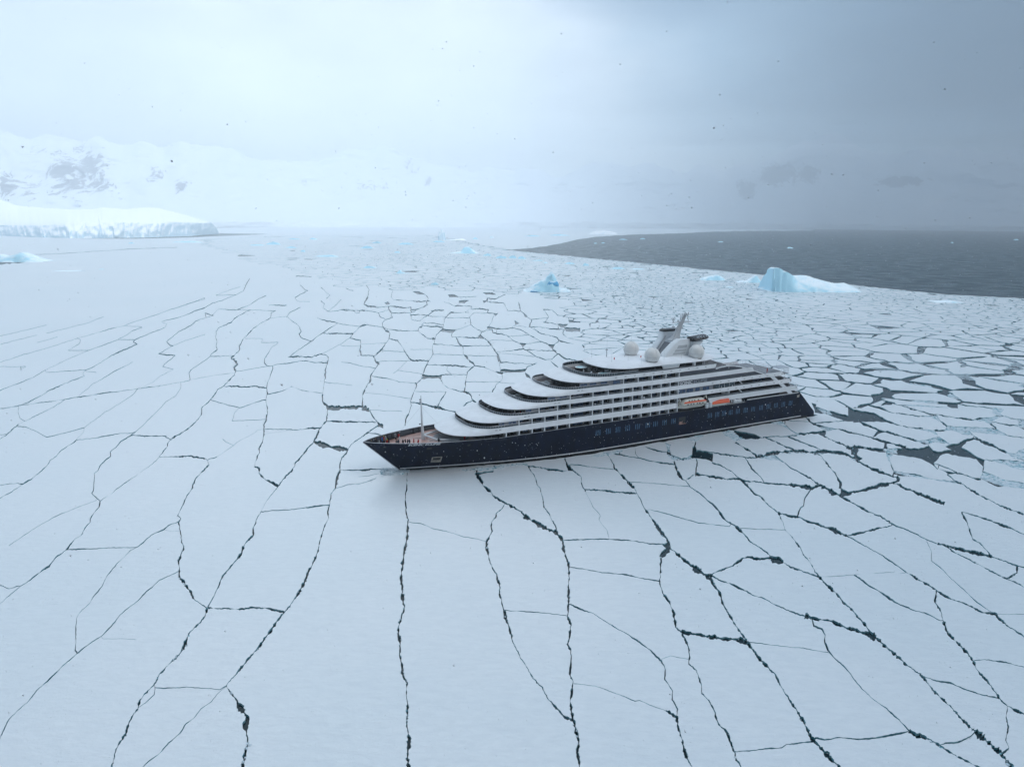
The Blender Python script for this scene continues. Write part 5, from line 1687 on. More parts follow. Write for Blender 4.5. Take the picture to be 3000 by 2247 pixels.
# terrace railings on each brow: posts and glass following the curve
for i, (ul, Ll, zl, uu, Lu, zu) in enumerate(BROW):
    P = outline(uu, Lu, .376, uu + Lu + 9, n=20)
    Q = [(u, -v) for u, v in reversed(P)] + P[1:]
    hgt = 1.0 if i == 4 else .62
    m = MB()
    m.strip([(u + .12, v * .988, zu) for u, v in Q], [(u + .12, v * .988, zu + hgt - .06) for u, v in Q])
    for (a, b), (c, d) in zip(Q, Q[1:]):
        m.tube((a + .12, b * .988, zu + hgt), (c + .12, d * .988, zu + hgt), .05, n=4, m=1); m.tube((a + .12, b * .988, zu - .1), (a + .12, b * .988, zu + hgt), .04, n=4, m=1)
    m.build('terrace_rail', [M['rail'], M['steel']], ship)
# hot tubs on the highest terrace
for (u, v, rz) in ((73.6, -4.6, 1), (74.4, 7.2, 0)):
    z = 22.55
    m = MB(); hgt = 1.15; m.lathe((u, v, z), [(2.0, 0), (2.15, hgt - .1), (2.15, hgt), (1.65, hgt)], 28); tb = m.build('hot_tub', M['black'], ship)
    m = MB(); m.lathe((u, v, z + hgt), [(2.0, 0.0), (2.0, .06), (1.55, .06), (1.55, .0)], 28); m.build('tub_rim', M['white'], tb)
    m = MB(); m.lathe((u, v, z + hgt - .02), [(1.56, 0), (1.56, .05)], 28); m.build('tub_water', M['jacuzzi'], tb)
m = MB()
m.box(77.3, 77.45, 1.0, 5.5, 22.6, 24.2); m.box(77.0, 77.2, 4.5, 7.5, 22.6, 23.6); m.tube((76.4, 7.5, 22.6), (76.4, 7.5, 24.2), .05); m.tube((77.9, 7.5, 22.6), (77.9, 7.5, 24.2), .05); m.tube((76.4, 7.5, 24.2), (77.9, 7.5, 24.2), .05)
m.build('terrace_screen', M['mast'], ship)
for (x, y) in ((70.2, 3.2), (71.5, 5.6), (72, 1.2)):
    m = MB(); m.box(x, x + 1.7, y, y + .65, 22.75, 22.9); m.side([(x + 1.2, 22.9), (x + 1.3, 22.9), (x + 1.75, 23.4), (x + 1.65, 23.4)], y, y + .65)
    for a in (x + .1, x + 1.5): m.box(a, a + .06, y + .05, y + .6, 22.55, 22.75)
    m.build('sun_bed', M['mast'], ship)
for (x, y, z) in ((40.3, -5.5, 13.95), (49.5, -4.5, 16.85), (49.2, -2.0, 16.85), (59, -5.0, 19.75), (58.4, -2.6, 19.75)):
    m = MB(); m.box(x, x + 1.6, y, y + 1.8, z + .15, z + .45); m.box(x + 1.4, x + 1.7, y, y + 1.8, z + .45, z + .8); m.box(x + .1, x + 1.5, y + .1, y + 1.7, z, z + .15)
    m.build('lounge_seat', M['mast'], ship)

# ---------------------------------------------------------------- domes, funnels, masts on the roof
for (u, v, zb, r) in ((92.3, -3.3, 26.3, 2.55), (92.4, 7.6, 25.95, 2.55), (110.5, 8.0, 25.75, 2.55)):
    m = MB(); pr = [(1.75, .25)]
    for k in range(0, 15): a = -.80 + (math.pi / 2 + .80) * k / 14; pr.append((max(.02, r * math.cos(a)), .3 + r * .72 + r * math.sin(a)))
    m.lathe((u, v, zb), pr, 30); dm = m.build('radar_dome', M['dome'], ship, smooth=True)
    m = MB(); m.lathe((u, v, zb), [(1.72, -.5), (1.86, -.5), (1.86, .28), (1.7, .28)], 24); m.build('dome_base', M['black'], dm)
    m = MB()      # seams
    for a in (0, math.pi / 2):
        for k in range(16):
            t0, t1 = -.75 + (math.pi + 1.5) * k / 16, -.75 + (math.pi + 1.5) * (k + 1) / 16
            c = zb + .3 + r * .72; R_ = r + .02
            m.tube((u + R_ * math.cos(t0) * math.cos(a), v + R_ * math.cos(t0) * math.sin(a), c + R_ * math.sin(t0)), (u + R_ * math.cos(t1) * math.cos(a), v + R_ * math.cos(t1) * math.sin(a), c + R_ * math.sin(t1)), .035, n=4)
    for k in range(24):
        t0, t1 = 2 * math.pi * k / 24, 2 * math.pi * (k + 1) / 24
        m.tube((u + (r + .02) * math.cos(t0), v + (r + .02) * math.sin(t0), zb + .3 + r * .6), (u + (r + .02) * math.cos(t1), v + (r + .02) * math.sin(t1), zb + .3 + r * .6), .03, n=4)
    m.build('dome_seam', M['mast'], dm)


def loft(m, secs, mi=0):
    """secs: list of (u0,u1,v0,v1,z) rounded rectangles"""
    R = []
    for (u0, u1, v0, v1, z) in secs:
        r = min(.7, (u1 - u0) * .3, (v1 - v0) * .35); pts = []
        for (cx, cy, a0) in ((u1 - r, v1 - r, 0), (u0 + r, v1 - r, 90), (u0 + r, v0 + r, 180), (u1 - r, v0 + r, 270)):
            for k in range(5): a = math.radians(a0 + 22.5 * k); pts.append((cx + r * math.cos(a), cy + r * math.sin(a), z))
        R.append([m.P(*p) for p in pts])
    for A, B in zip(R, R[1:]):
        for k in range(len(A)): m.F([A[k], A[(k + 1) % len(A)], B[(k + 1) % len(A)], B[k]], mi)
    m.F(R[0], mi); m.F(R[-1], mi)


# port tower leaning aft with louvres, starboard tower, cross house between
m = MB(); loft(m, [(99.0, 109.5, 2.2, 5.4, 26.0), (100.2, 110.2, 2.2, 5.3, 27.6), (102.4, 111.0, 2.3, 5.2, 29.6), (104.0, 111.6, 2.4, 5.1, 30.9), (105.6, 111.6, 2.6, 4.9, 31.8)])
tp = m.build('funnel_tower', M['white'], ship, smooth=True)
for (a, b, z0, z1, s) in ((104.4, 108.6, 28.9, 30.0, .7), (103.4, 108.3, 27.9, 28.7, .6), (102.6, 107.9, 27.0, 27.7, .5)):
    m = MB(); m.side([(a, z0), (b, z0 + .1), (b + .2, z1), (a + s, z1)], 5.1 + (29.5 - z0) * .05, 5.22 + (29.5 - z0) * .05)
    m.build('louvre', M['mast'], tp)
m = MB(); loft(m, [(100.5, 107.5, -5.6, -2.4, 26.0), (102.2, 108.5, -5.5, -2.4, 28.2), (104.3, 109.8, -5.4, -2.4, 31.0), (105.0, 110.3, -5.3, -2.5, 33.2), (105.2, 110.6, -5.2, -2.6, 33.6)])
ts = m.build('funnel_tower', M['white'], ship, smooth=True)
m = MB(); loft(m, [(104.9, 110.5, -5.4, -2.4, 33.5), (105.2, 110.6, -5.4, -2.4, 34.0), (105.6, 110.4, -5.0, -2.8, 34.25)]); m.build('funnel_cap', M['black'], ts)
m = MB(); m.side([(102.0, 26.3), (107.0, 26.3), (109.5, 31.2), (106.0, 31.2)], -2.5, 2.3); m.build('cross_house', M['white'], ship)
m = MB(); m.quad((101.9, -2.0, 26.4), (101.9, 1.9, 26.4), (105.2, 1.9, 30.3), (105.2, -2.0, 30.3)); m.build('sloped_grille', M['grey'], ship)
m = MB()
for v in (2.15, -2.3):
    m.tube((101.2, v, 26.6), (105.6, v, 31.9), .12, n=5)
    for k in range(12): t = k / 11; m.box(101.0 + 4.4 * t, 101.5 + 4.4 * t, v - .15, v + .15, 26.7 + 5.3 * t, 26.85 + 5.3 * t)
m.build('ladder', M['steel'], ship)
# black exhaust outlet lying over the port tower: a flattened drum with stacked pipes
m = MB(); NR = 20; secs = []
for (u, sc) in ((110.0, .55), (110.25, .9), (110.7, 1.0), (115.6, 1.0), (116.1, .95), (116.3, .85)):
    secs.append([m.P(u, 5.0 + 2.3 * sc * math.cos(2 * math.pi * k / NR), 31.7 + (u - 110) * .09 + .82 * sc * math.sin(2 * math.pi * k / NR)) for k in range(NR)])
for A, B in zip(secs, secs[1:]):
    for k in range(NR): m.F([A[k], A[(k + 1) % NR], B[(k + 1) % NR], B[k]])
m.F(secs[0]); m.F(secs[-1])
ex = m.build('exhaust_outlet', M['black'], ship, smooth=True)
for k in range(4):
    mm = MB(); mm.tube((111.4 + k * 1.15, 6.1, 31.9), (112.2 + k * 1.15, 7.0, 32.6), .36, .42, 12); mm.tube((112.2 + k * 1.15, 7.0, 32.6), (112.25 + k * 1.15, 7.06, 32.65), .3, .3, 12, 1)
    mm.build('exhaust_pipe', [M['steel'], M['black']], ex)
m = MB(); loft(m, [(110.5, 112.5, 3.2, 6.2, 28.5), (110.6, 115.0, 3.4, 6.4, 31.0)]); m.build('outlet_bracket', M['white'], ex)
# main mast raked aft
m = MB(); loft(m, [(105.2, 109.2, -1.7, 1.5, 31.0), (106.6, 109.6, -1.0, .9, 32.0), (107.9, 110.0, -.6, .6, 34.0), (109.3, 110.8, -.5, .5, 36.3), (110.6, 111.8, -.35, .35, 38.2), (111.8, 112.5, -.28, .28, 39.8)])
mm_ = m.build('main_mast', M['mast'], ship, smooth=True)
m = MB()
m.box(106.3, 112.4, -.35, .35, 36.75, 36.95); m.box(110.6, 113.2, -1.6, 1.6, 36.8, 36.92); m.box(106.8, 110.4, -.3, .3, 34.85, 35.05); m.box(109.6, 113.1, -.25, .25, 38.95, 39.1); m.box(111.2, 112.8, -1.3, 1.3, 39.35, 39.45)
m.build('mast_yard', M['mast'], mm_)
m = MB()
m.tube((106.7, 0, 36.95), (106.7, 0, 38.2), .16, n=6); m.box(105.7, 107.5, -.15, .15, 38.2, 38.4); m.box(106.2, 107.3, -.2, .2, 37.5, 37.8)
m.box(106.4, 107.4, -.3, .3, 35.2, 35.5); m.tube((106.8, 0, 35.0), (106.8, 0, 35.9), .1, n=5); m.tube((108.8, 0, 36.95), (108.8, 0, 37.6), .25, n=6)
for u in (109.8, 110.5, 111.3, 112.9): m.tube((u, 0, 38.3), (u, 0, 39.8), .07, n=5); m.tube((u, 0, 37.7), (u, 0, 38.3), .16, n=6)
m.tube((112.0, -.8, 39.45), (112.0, -.8, 40.4), .05, n=5); m.tube((112.4, .8, 39.45), (112.4, .8, 40.2), .12, n=6); m.tube((113.0, .2, 36.9), (113.0, .2, 37.7), .1, n=5); m.tube((110.8, 0, 34.5), (110.8, 0, 35.3), .12, n=5)
m.build('radar_scanner', M['steel'], mm_)
for (u, v, z, hh) in ((80, 3, 25.9, 3.2), (83, -4, 26.2, 6.5), (85, 5, 25.9, 3.0), (88, -1, 26.4, 3.8), (90, 8.5, 25.5, 3.0), (97, 8.0, 25.6, 3.6), (99.5, 3.5, 26.4, 3.0), (78.5, -6, 25.5, 4.5), (104, 8.2, 25.6, 2.8), (95.5, -7.5, 25.8, 7.5), (103, -7.5, 25.8, 6), (116.5, 4.0, 25.8, 7.5), (87, 9.2, 25.3, 2.4)):
    m = MB(); m.tube((u, v, z - .5), (u, v, z + .5), .09, n=5); m.tube((u, v, z), (u, v, z + hh), .045, .02, n=4)
    if u == 83: m.tube((83, -4, 26.0), (83, -4, 29.2), .16, n=6); m.box(82.6, 83.4, -4.2, -3.8, 28.6, 28.9)
    m.build('whip_aerial', M['steel'], ship)
for (u, v) in ((82.5, 1.0), (92.2, 2.2)):
    m = MB(); m.tube((u, v, 26.0), (u, v, 27.1), .16, n=8); m.build('roof_beacon', M['red'], ship)

# ================================================================ boats and canisters in the bay (things of their own)
def ship_thing(name, u, v, z, label, cat, group=None, rz=0.0):
    x, y, _ = sp(u, v)
    t = empty(name, (x, y, z), HD + rz); tag(t, label, cat, group); return t


def boat_hull(L, B, H, sheer_=.3, full=.55):
    m = MB(); N = 18; R = []
    for k in range(N + 1):
        t = k / N * 2 - 1; w = B / 2 * max(.03, 1 - abs(t) ** 3.2) ** .8
        zt = H + sheer_ * t * t; row_ = []
        for a, zz in ((0, 0), (.55, .08), (.85, .35), (.98, .7), (1.0, 1.0)): row_.append((a * w, zt * zz + (t * t) * .25 * (1 - zz)))
        R.append([m.P(t * L / 2, -a, z) for a, z in reversed(row_)] + [m.P(t * L / 2, a, z) for a, z in row_[1:]])
    for A, B_ in zip(R, R[1:]):
        for k in range(len(A) - 1): m.F([A[k], A[k + 1], B_[k + 1], B_[k]])
    for A in R: pass
    for A, B_ in zip(R, R[1:]): m.F([A[0], B_[0], B_[-1], A[-1]])
    return m


t = ship_thing('lifeboat', 107.9, 10.1, 9.75, 'cream enclosed lifeboat with orange stripe hanging under the side band', 'lifeboat')
boat_hull(11.6, 3.6, 1.5).build('hull', M['cream'], t, smooth=True)
m = MB()
secs = [(-5.3, 5.3, -1.7, 1.7, 1.4), (-5.1, 5.1, -1.75, 1.75, 2.1), (-4.7, 4.8, -1.6, 1.6, 2.2), (-3.6, 4.2, -1.35, 1.35, 3.0), (-3.2, 3.9, -1.1, 1.1, 3.2)]
loft(m, secs); cn = m.build('canopy', M['cream'], t, smooth=True)
m = MB()
for sd in (1, -1): m.quad((-4.9, sd * 1.73, 2.15), (5.0, sd * 1.73, 2.15), (4.5, sd * 1.52, 2.62), (-4.2, sd * 1.52, 2.62))
m.build('stripe', M['orange'], cn)
for (zc, off, xs) in ((1.72, 1.74, (-3.4, -2.1, -1.0, .5, 1.6, 2.9)), (2.82, 1.43, (-2.6, -1.5, -.4, 1.2))):
    for x in xs:
        m = MB(); s = .3 if zc > 2 else 0
        m.quad((x, off + .03, zc - .16), (x + .7, off + .03, zc - .16), (x + .65, off + .03 - s * .3, zc + .16), (x + .05, off + .03 - s * .3, zc + .16)); m.build('window', M['black'], cn)
m = MB(); m.box(-2.0, 3.0, 1.72, 1.82, .95, 1.0); m.box(-5.2, 5.2, 1.70, 1.80, 1.32, 1.4); m.box(-2.2, 2.4, 1.1, 1.6, .15, .25); m.build('fender', M['navy_in'], t)
t = ship_thing('rescue_boat', 119.6, 10.2, 9.25, 'smaller rescue boat with bright orange cover and white hull aft of the lifeboat', 'lifeboat')
boat_hull(9.6, 2.8, .85, .25).build('hull', M['cream'], t, smooth=True)
m = MB(); loft(m, [(-4.0, 4.4, -1.35, 1.35, .9), (-3.2, 4.3, -1.2, 1.2, 1.5), (-.5, 4.2, -.8, .8, 2.05), (0.5, 4.1, -.5, .5, 2.15)]); m.build('canopy', M['orange'], t, smooth=True)
protoc = None
for k, (u, v, z, hor, lab) in enumerate([(113.6, HB + .35, 9.2, 0, 'upright white life raft canister nearest the lifeboat, on the hull edge'), (115.2, HB + .35, 9.25, 0, 'upright white life raft canister beside the orange rescue boat bow'),
                                        (126.0, HB - .35, 9.9, 1, 'lying white life raft canister just behind the orange rescue boat'), (127.9, HB - .35, 9.9, 1, 'lying white life raft canister next to the blue drum')]):
    if protoc is None:
        t = ship_thing('life_raft_canister', u, v, z, lab, 'life raft', 'white life raft canisters along the boat deck')
        m = MB(); m.lathe((0, 0, 0), [(.45, 0), (.62, .08), (.62, .85), (.66, .86), (.66, .94), (.62, .95), (.62, 1.7), (.45, 1.8)], 16); m.build('shell', M['white'], t, smooth=True)
        m = MB(); m.lathe((0, 0, .35), [(.63, 0), (.645, 0), (.645, .08), (.63, .08)], 16); m.lathe((0, 0, 1.35), [(.63, 0), (.645, 0), (.645, .08), (.63, .08)], 16); m.build('strap', M['grey'], t)
        protoc = t
    else:
        t = protoc.copy(); COL.objects.link(t); x, y, _ = sp(u, v); t.location = (x, y, z); t['label'] = lab
        for ch in list(protoc.children):
            c = ch.copy(); COL.objects.link(c); c.parent = t
        if hor: t.rotation_euler = (0, math.radians(90), HD)
t = ship_thing('drum', 127.9, HB - .9, 9.3, 'blue plastic drum standing in the boat bay under the aft band', 'drum')
m = MB(); m.lathe((0, 0, 0), [(.5, 0), (.55, .1), (.55, .7), (.58, .72), (.55, .76), (.55, 1.3), (.5, 1.4)], 16); m.build('barrel', M['blue'], t, smooth=True)
m = MB(); m.lathe((0, 0, 1.4), [(.5, 0), (.5, .06), (.2, .08)], 16); m.build('lid', M['black'], t)
# ================================================================ icebergs, glacier shore, mountains
def berg(name, pts, ybase, depth, label, mat='berg', seed=0, rough=.12, group=None, front=.30, nx=46, ny=26, foot=.9, shrinkz=1.0, fx=None):
    """pts: skyline (sheet x, sheet y); ybase: sheet y of the waterline; depth in metres. Real height field on the water."""
    x0, x1 = pts[0][0], pts[-1][0]; xm = (x0 + x1) / 2
    gx, gy = gpt(xm, ybase); D = math.hypot(gx, gy); k = gy / FPX
    right = Vector((1, 0, 0)); W = (x1 - x0) * k * 1.0
    az = math.atan2(gx, gy)
    prof = []
    for x, y in pts:
        # height above water of a point seen at (x,y) standing a third of the depth behind the base line
        yy = gy + depth * .78; u_, v_ = unroll(x, y)
        b = -(v_ - CY) / FPX
        ry, rz = math.cos(PITCH) + b * math.sin(PITCH), -math.sin(PITCH) + b * math.cos(PITCH)
        prof.append(((x - xm) * k * (yy / gy), max(.1, CAMH + rz / ry * yy)))
    w0, w1 = prof[0][0], prof[-1][0]
    V, F = [], []
    for j in range(ny + 1):
        t = j / ny; yl = -depth * .02 + depth * t
        for i in range(nx + 1):
            s = i / nx; xl = w0 + (w1 - w0) * s
            # plan outline: rounded, ragged
            edge = (1 - abs(2 * s - 1) ** 5)
            n1 = noise.noise(Vector((s * 3.1 + seed, seed * 1.7, 0)))
            f0 = front * .55 * (1 - edge * .55) + .05 * n1; b0 = 1 - .25 * (1 - edge) + .06 * noise.noise(Vector((s * 2.7 + seed, 9.1, 0)))
            if t < f0: sh = 0
            else:
                fr = front * (lerp_tab(fx, s) if fx else 1)
                a = min(1, (t - f0) / max(.02, fr * .5)); a = a ** .6
                bk = min(1, max(0, (b0 - t) / max(.05, (b0 - front) * .75))) ** .8
                sh = a * bk
            hmax = lerp_tab(prof, xl)
            nz = noise.fractal(Vector((xl * .9 / max(4, depth * .12) + seed, yl * .9 / max(4, depth * .12), seed * 3.3)), .8, 2.1, 4)
            z = hmax * sh * (1 + rough * nz * (1.2 if sh < .9 else .4)) * shrinkz
            if sh > 0: z = max(z, .25)
            skew = hmax * .10 * noise.noise(Vector((xl / max(3, depth * .15), z / max(2, depth * .08), seed)))
            V.append((xl, yl + skew * (1 if 0 < sh < 1 else 0), z - .35 if sh == 0 else z))
    for j in range(ny):
        for i in range(nx):
            a = j * (nx + 1) + i; q = (a, a + 1, a + nx + 2, a + nx + 1)
            if max(V[c][2] for c in q) < -.3: continue
            F.append(q)
    me = bpy.data.meshes.new(name); me.from_pydata(V, [], F)
    bm = bmesh.new(); bm.from_mesh(me)
    bmesh.ops.delete(bm, geom=[v for v in bm.verts if not v.link_faces], context='VERTS'); bm.to_mesh(me); bm.free()
    o = link(name, me, M[mat]); o.location = (gx, gy, 0)
    for p in me.polygons: p.use_smooth = True
    me.set_sharp_from_angle(angle=math.radians(38))
    return tag(o, label, 'iceberg' if name == 'iceberg' else 'ice chunk', group)


big = berg('iceberg', [(2264, 850), (2270, 843), (2275, 834), (2276, 783), (2283, 779), (2293, 780), (2315, 791), (2336, 803.5), (2350, 803), (2369, 802), (2396, 805.5),
                      (2428, 816), (2466, 825), (2480, 825), (2496, 823.6), (2510, 828), (2520, 833), (2527, 848)], 857, 62, 'long flat-topped blue iceberg with a fin at its left end beside the open lead', seed=3, rough=.07, nx=120, ny=48, front=.24, fx=[(0, .5), (.06, .5), (.25, .6), (.32, 2.6), (1, 3.2)])
pk = berg('iceberg', [(1537, 853), (1543, 847), (1551.6, 840), (1570, 828), (1590, 818), (1600, 813.5), (1606, 805), (1617, 795.5), (1623, 802), (1629, 812.5), (1633, 820), (1638, 838),
                      (1649, 842), (1659, 840.5), (1667, 846), (1672, 853)], 857, 40, 'peaked iceberg with a deep blue hollow standing alone in the pack', seed=8, rough=.16, nx=80, ny=34, front=.34, mat='berg')


def hollow(parent, pts, yb, back, thick, name, mat):
    """scooped band of clear blue ice set into the near face"""
    gx, gy = parent.location.x, parent.location.y; yy = gy + back
    V = []; n = len(pts)
    for x, y in pts:
        u_, v_ = unroll(x, y); b = -(v_ - CY) / FPX; ry, rz = math.cos(PITCH) + b * math.sin(PITCH), -math.sin(PITCH) + b * math.cos(PITCH)
        V.append(((u_ - CX) / FPX / ry * yy - gx, back, CAMH + rz / ry * yy))
    c = sum((Vector(v) for v in V), Vector()) / n
    me = bpy.data.meshes.new(name); bm = bmesh.new()
    ring0 = [bm.verts.new(v) for v in V]; ring1 = [bm.verts.new((v[0], back + thick, v[2])) for v in V]
    mid = [bm.verts.new(((v[0] - c.x) * .55 + c.x, back - thick * .16, (v[2] - c.z) * .55 + c.z)) for v in V]
    cen = bm.verts.new((c.x, back - thick * .2, c.z))
    for k in range(n):
        l_ = (k + 1) % n
        bm.faces.new((ring0[k], ring0[l_], ring1[l_], ring1[k])); bm.faces.new((ring0[k], ring0[l_], mid[l_], mid[k])); bm.faces.new((mid[k], mid[l_], cen))
    bmesh.ops.subdivide_edges(bm, edges=bm.edges, cuts=1, use_grid_fill=True)
    for v in bm.verts: v.co.y += .35 * noise.noise(v.co * .5)
    bmesh.ops.recalc_face_normals(bm, faces=bm.faces); bm.to_mesh(me); bm.free()
    for p in me.polygons: p.use_smooth = True
    return link(name, me, M[mat], parent)


hollow(pk, [(1597, 841), (1602, 834), (1609, 825), (1616, 823.5), (1622, 826), (1628, 824), (1632, 824), (1637, 832), (1638, 838), (1628, 838), (1612, 839), (1604, 842)], 857, 3.6, 9, 'blue_hollow', 'bergdeep')
hollow(pk, [(1552, 856), (1556, 852), (1562, 850.5), (1572, 852), (1576, 855), (1566, 856.6)], 857, 1.5, 6, 'blue_foot', 'bergdeep')

SPIRE = berg('iceberg', [(1282, 703), (1284, 690), (1286, 680), (1290, 677), (1293.5, 671.5), (1297, 676), (1301, 681), (1303, 703)], 704, 60, 'tall narrow ice spire standing in the far smooth ice', mat='shelf', seed=12, nx=24, ny=18, rough=.08, front=.3)


def lump(x0, x1, yb, h, seed, peak=None, n=7):
    rr = random.Random(seed); P = []
    for k in range(n):
        t = k / (n - 1); s = math.sin(math.pi * t) ** .6
        if peak is not None: s *= .45 + .75 * math.exp(-((t - peak) / .18) ** 2)
        P.append((x0 + (x1 - x0) * t, yb - h * s * rr.uniform(.65, 1.05) if 0 < k < n - 1 else yb - .4))
    return P


CH = [  # x0 x1 ybase height peak depth label
    (-60, 112, 768, 31, None, 60, 'low blue-fronted iceberg cut by the left edge of the frame'),
    (1318, 1402, 743, 21, .62, 40, 'wedge-shaped iceberg with a sharp peak left of the lead tip'),
    (2055, 2130, 822, 21, None, 24, 'pale blue rounded iceberg left of the tilted block at the lead edge'),
    (2163, 2238, 829, 27, .78, 24, 'small tilted iceberg block just left of the long finned iceberg'),
    (2742, 2828, 888, 15, .7, 20, 'light blue low iceberg lying in the pack near the right edge'),
    (1728, 1812, 687, 16, None, 120, 'wide pale iceberg at the far end of the open lead'),
    (1312, 1364, 704, 8, .8, 60, 'low slab of ice lying right of the ice spire'),
    (1433, 1448, 698, 9, None, 30, 'stubby far ice block, right of the low slab beside the spire'),
    (1156, 1196, 802, 13, .3, 16, 'white ice hummock standing over the first small floes left of the pack centre')]
for k, (x0, x1, yb, hh, pkk, dp, lab) in enumerate(CH): berg('iceberg', lump(x0, x1, yb, hh, 40 + k, pkk, 9), yb, dp, lab, mat='shelf' if yb < 745 and k != 1 else 'berg', seed=20 + k, nx=34, ny=18)
SM = [(1415, 1440, 750, 8), (1450, 1485, 757, 9), (1490, 1513, 757, 10), (1517, 1541, 759, 10), (1559, 1595, 765, 5), (1653, 1685, 774, 6), (1707, 1726, 779, 9),
      (1786, 1832, 789, 8), (1845, 1890, 790, 5), (2127, 2150, 843, 6), (1055, 1093, 728, 8), (1090, 1118, 713, 6), (1163, 1212, 717, 7), (1154, 1174, 741, 5),
      (1063, 1104, 786, 8), (1260, 1286, 835, 9), (1267, 1303, 710, 5), (1384, 1400, 701, 5), (1538, 1583, 693, 4), (1606, 1669, 691, 5), (1814, 1838, 703, 3.5),
      (1876, 1891, 701, 3.5), (2104, 2119, 710, 3), (2306, 2325, 728, 4.5), (778, 821, 717, 10), (730, 776, 720, 5), (845, 879, 702, 4), (906, 928, 702, 6), (920, 990, 753, 9),
      (880, 894, 738, 6), (836, 869, 727, 5), (374, 392, 714, 4), (500, 592, 711, 6), (286, 302, 790, 4), (150, 232, 795, 3.5), (1590, 1606, 771, 4), (2970, 2985, 704, 4), (2786, 2794, 712, 3), (1740, 1750, 714, 3), (1762, 1772, 713, 3)]
for k, (x0, x1, yb, hh) in enumerate(SM):
    where = ('in the open dark lead' if (yb < 735 and x0 > 1730) else 'in the line of blocks near the lead tip' if 1400 < x0 < 1900 else 'on the far smooth ice at left' if x0 < 700 else 'in the far hummocky ice' if x0 < 1400 else 'in the pack beside the long iceberg')
    berg('ice_chunk', lump(x0, x1, yb, hh, 90 + k, None, 7), yb, max(8, (x1 - x0) * .22), 'bluish ice chunk ' + where, mat='berg', seed=60 + k, nx=14, ny=9, group='ice chunks ' + where)
_cnt = {}
for o in [o for o in COL.objects if o.name.startswith('ice_chunk')]: _cnt.setdefault(o['group'], []).append(o)
for g, L in _cnt.items():
    L.sort(key=lambda o: o.location.x / o.location.y)
    for k, o in enumerate(L):
        if len(L) == 1: continue
        o['label'] = o['label'] + (', %s from the left' % (ORD + ['thirteenth', 'fourteenth', 'fifteenth', 'sixteenth', 'seventeenth', 'eighteenth', 'nineteenth', 'twentieth', 'twenty-first', 'twenty-second'])[k])

# ---------------------------------------------------------------- glacier shore on the left
BASE = [(-900, 684), (-400, 688), (0, 691), (127, 696), (202, 697.7), (348, 697.7), (475, 694.5), (560, 690.5), (633, 686.6), (645, 684.8)]
CLIF = [(-900, 655), (-400, 658), (0, 660.6), (139, 661), (202, 655), (300, 653), (411, 653), (443, 656.5), (519, 652), (601, 654), (620, 652), (633, 664), (641, 681), (645, 684)]
DOME = [(-900, 540), (-400, 552), (0, 579), (32, 591.6), (63, 602.7), (142, 609), (221, 614.4), (285, 612), (310, 608), (348, 610.6), (380, 613), (411, 609), (443, 608), (475, 610), (538, 626.5), (585, 642), (620, 652), (645, 684)]


def elev(x, y, dist):
    u_, v_ = unroll(x, y); b = -(v_ - CY) / FPX
    ry, rz = math.cos(PITCH) + b * math.sin(PITCH), -math.sin(PITCH) + b * math.cos(PITCH)
    return (u_ - CX) / FPX / ry * dist, dist, CAMH + rz / ry * dist


def shore():
    V, F = [], []; NX = 330; rows = 24
    xs = [-900 + (645 + 900) * (1 - (1 - i / NX) ** 1.25) for i in range(NX + 1)]
    for i, x in enumerate(xs):
        gx, gy = gpt(x, lerp_tab(BASE, x)); D0 = gy
        az = gx / gy
        n1 = noise.noise(Vector((x * .05, 0, 3))); n2 = noise.noise(Vector((x * .21, 4, 3)))
        c = elev(x, lerp_tab(CLIF, x), D0 + 45); hc = max(1.0, c[2] * (1 + .06 * n2))
        back = 900 - 380 * max(0, min(1, (x - 120) / 300))
        dm = elev(x, lerp_tab(DOME, x), D0 + back); hd = max(hc * 1.0, dm[2])
        for r in range(rows + 1):
            if r <= 9:
                t = r / 9; d = D0 + 42 * t ** 1.6 + (16 * n1 + 10 * n2) * (1 if x > -200 else .6) * math.sin(math.pi * min(1, t + .2)) + 9 * noise.noise(Vector((x * .12, t * 3.0, 7)))
                z = -1 + (hc + 1) * t
            else:
                t = (r - 9) / (rows - 9)
                d = D0 + 45 + (back * 1.9) * t
                q = min(1, t * 1.9 / 1.0)
                z = hc + (hd - hc) * math.sin(q * math.pi / 2) if t < .53 else hd * (1 - ((t - .53) / .47) ** 2 * .9)
                z += 1.6 * noise.noise(Vector((x * .01, d * .004, 1)))
            V.append((az * d, d, z))
    n = rows + 1
    for i in range(NX):
        for r in range(rows): a = i * n + r; F.append((a, a + n, a + n + 1, a + 1))
    me = bpy.data.meshes.new('glacier_shore'); me.from_pydata(V, [], F)
    o = link('glacier_shore', me, M['shelf'])
    for p in me.polygons: p.use_smooth = True
    me.set_sharp_from_angle(angle=math.radians(50))
    tag(o, kind='structure')


shore()

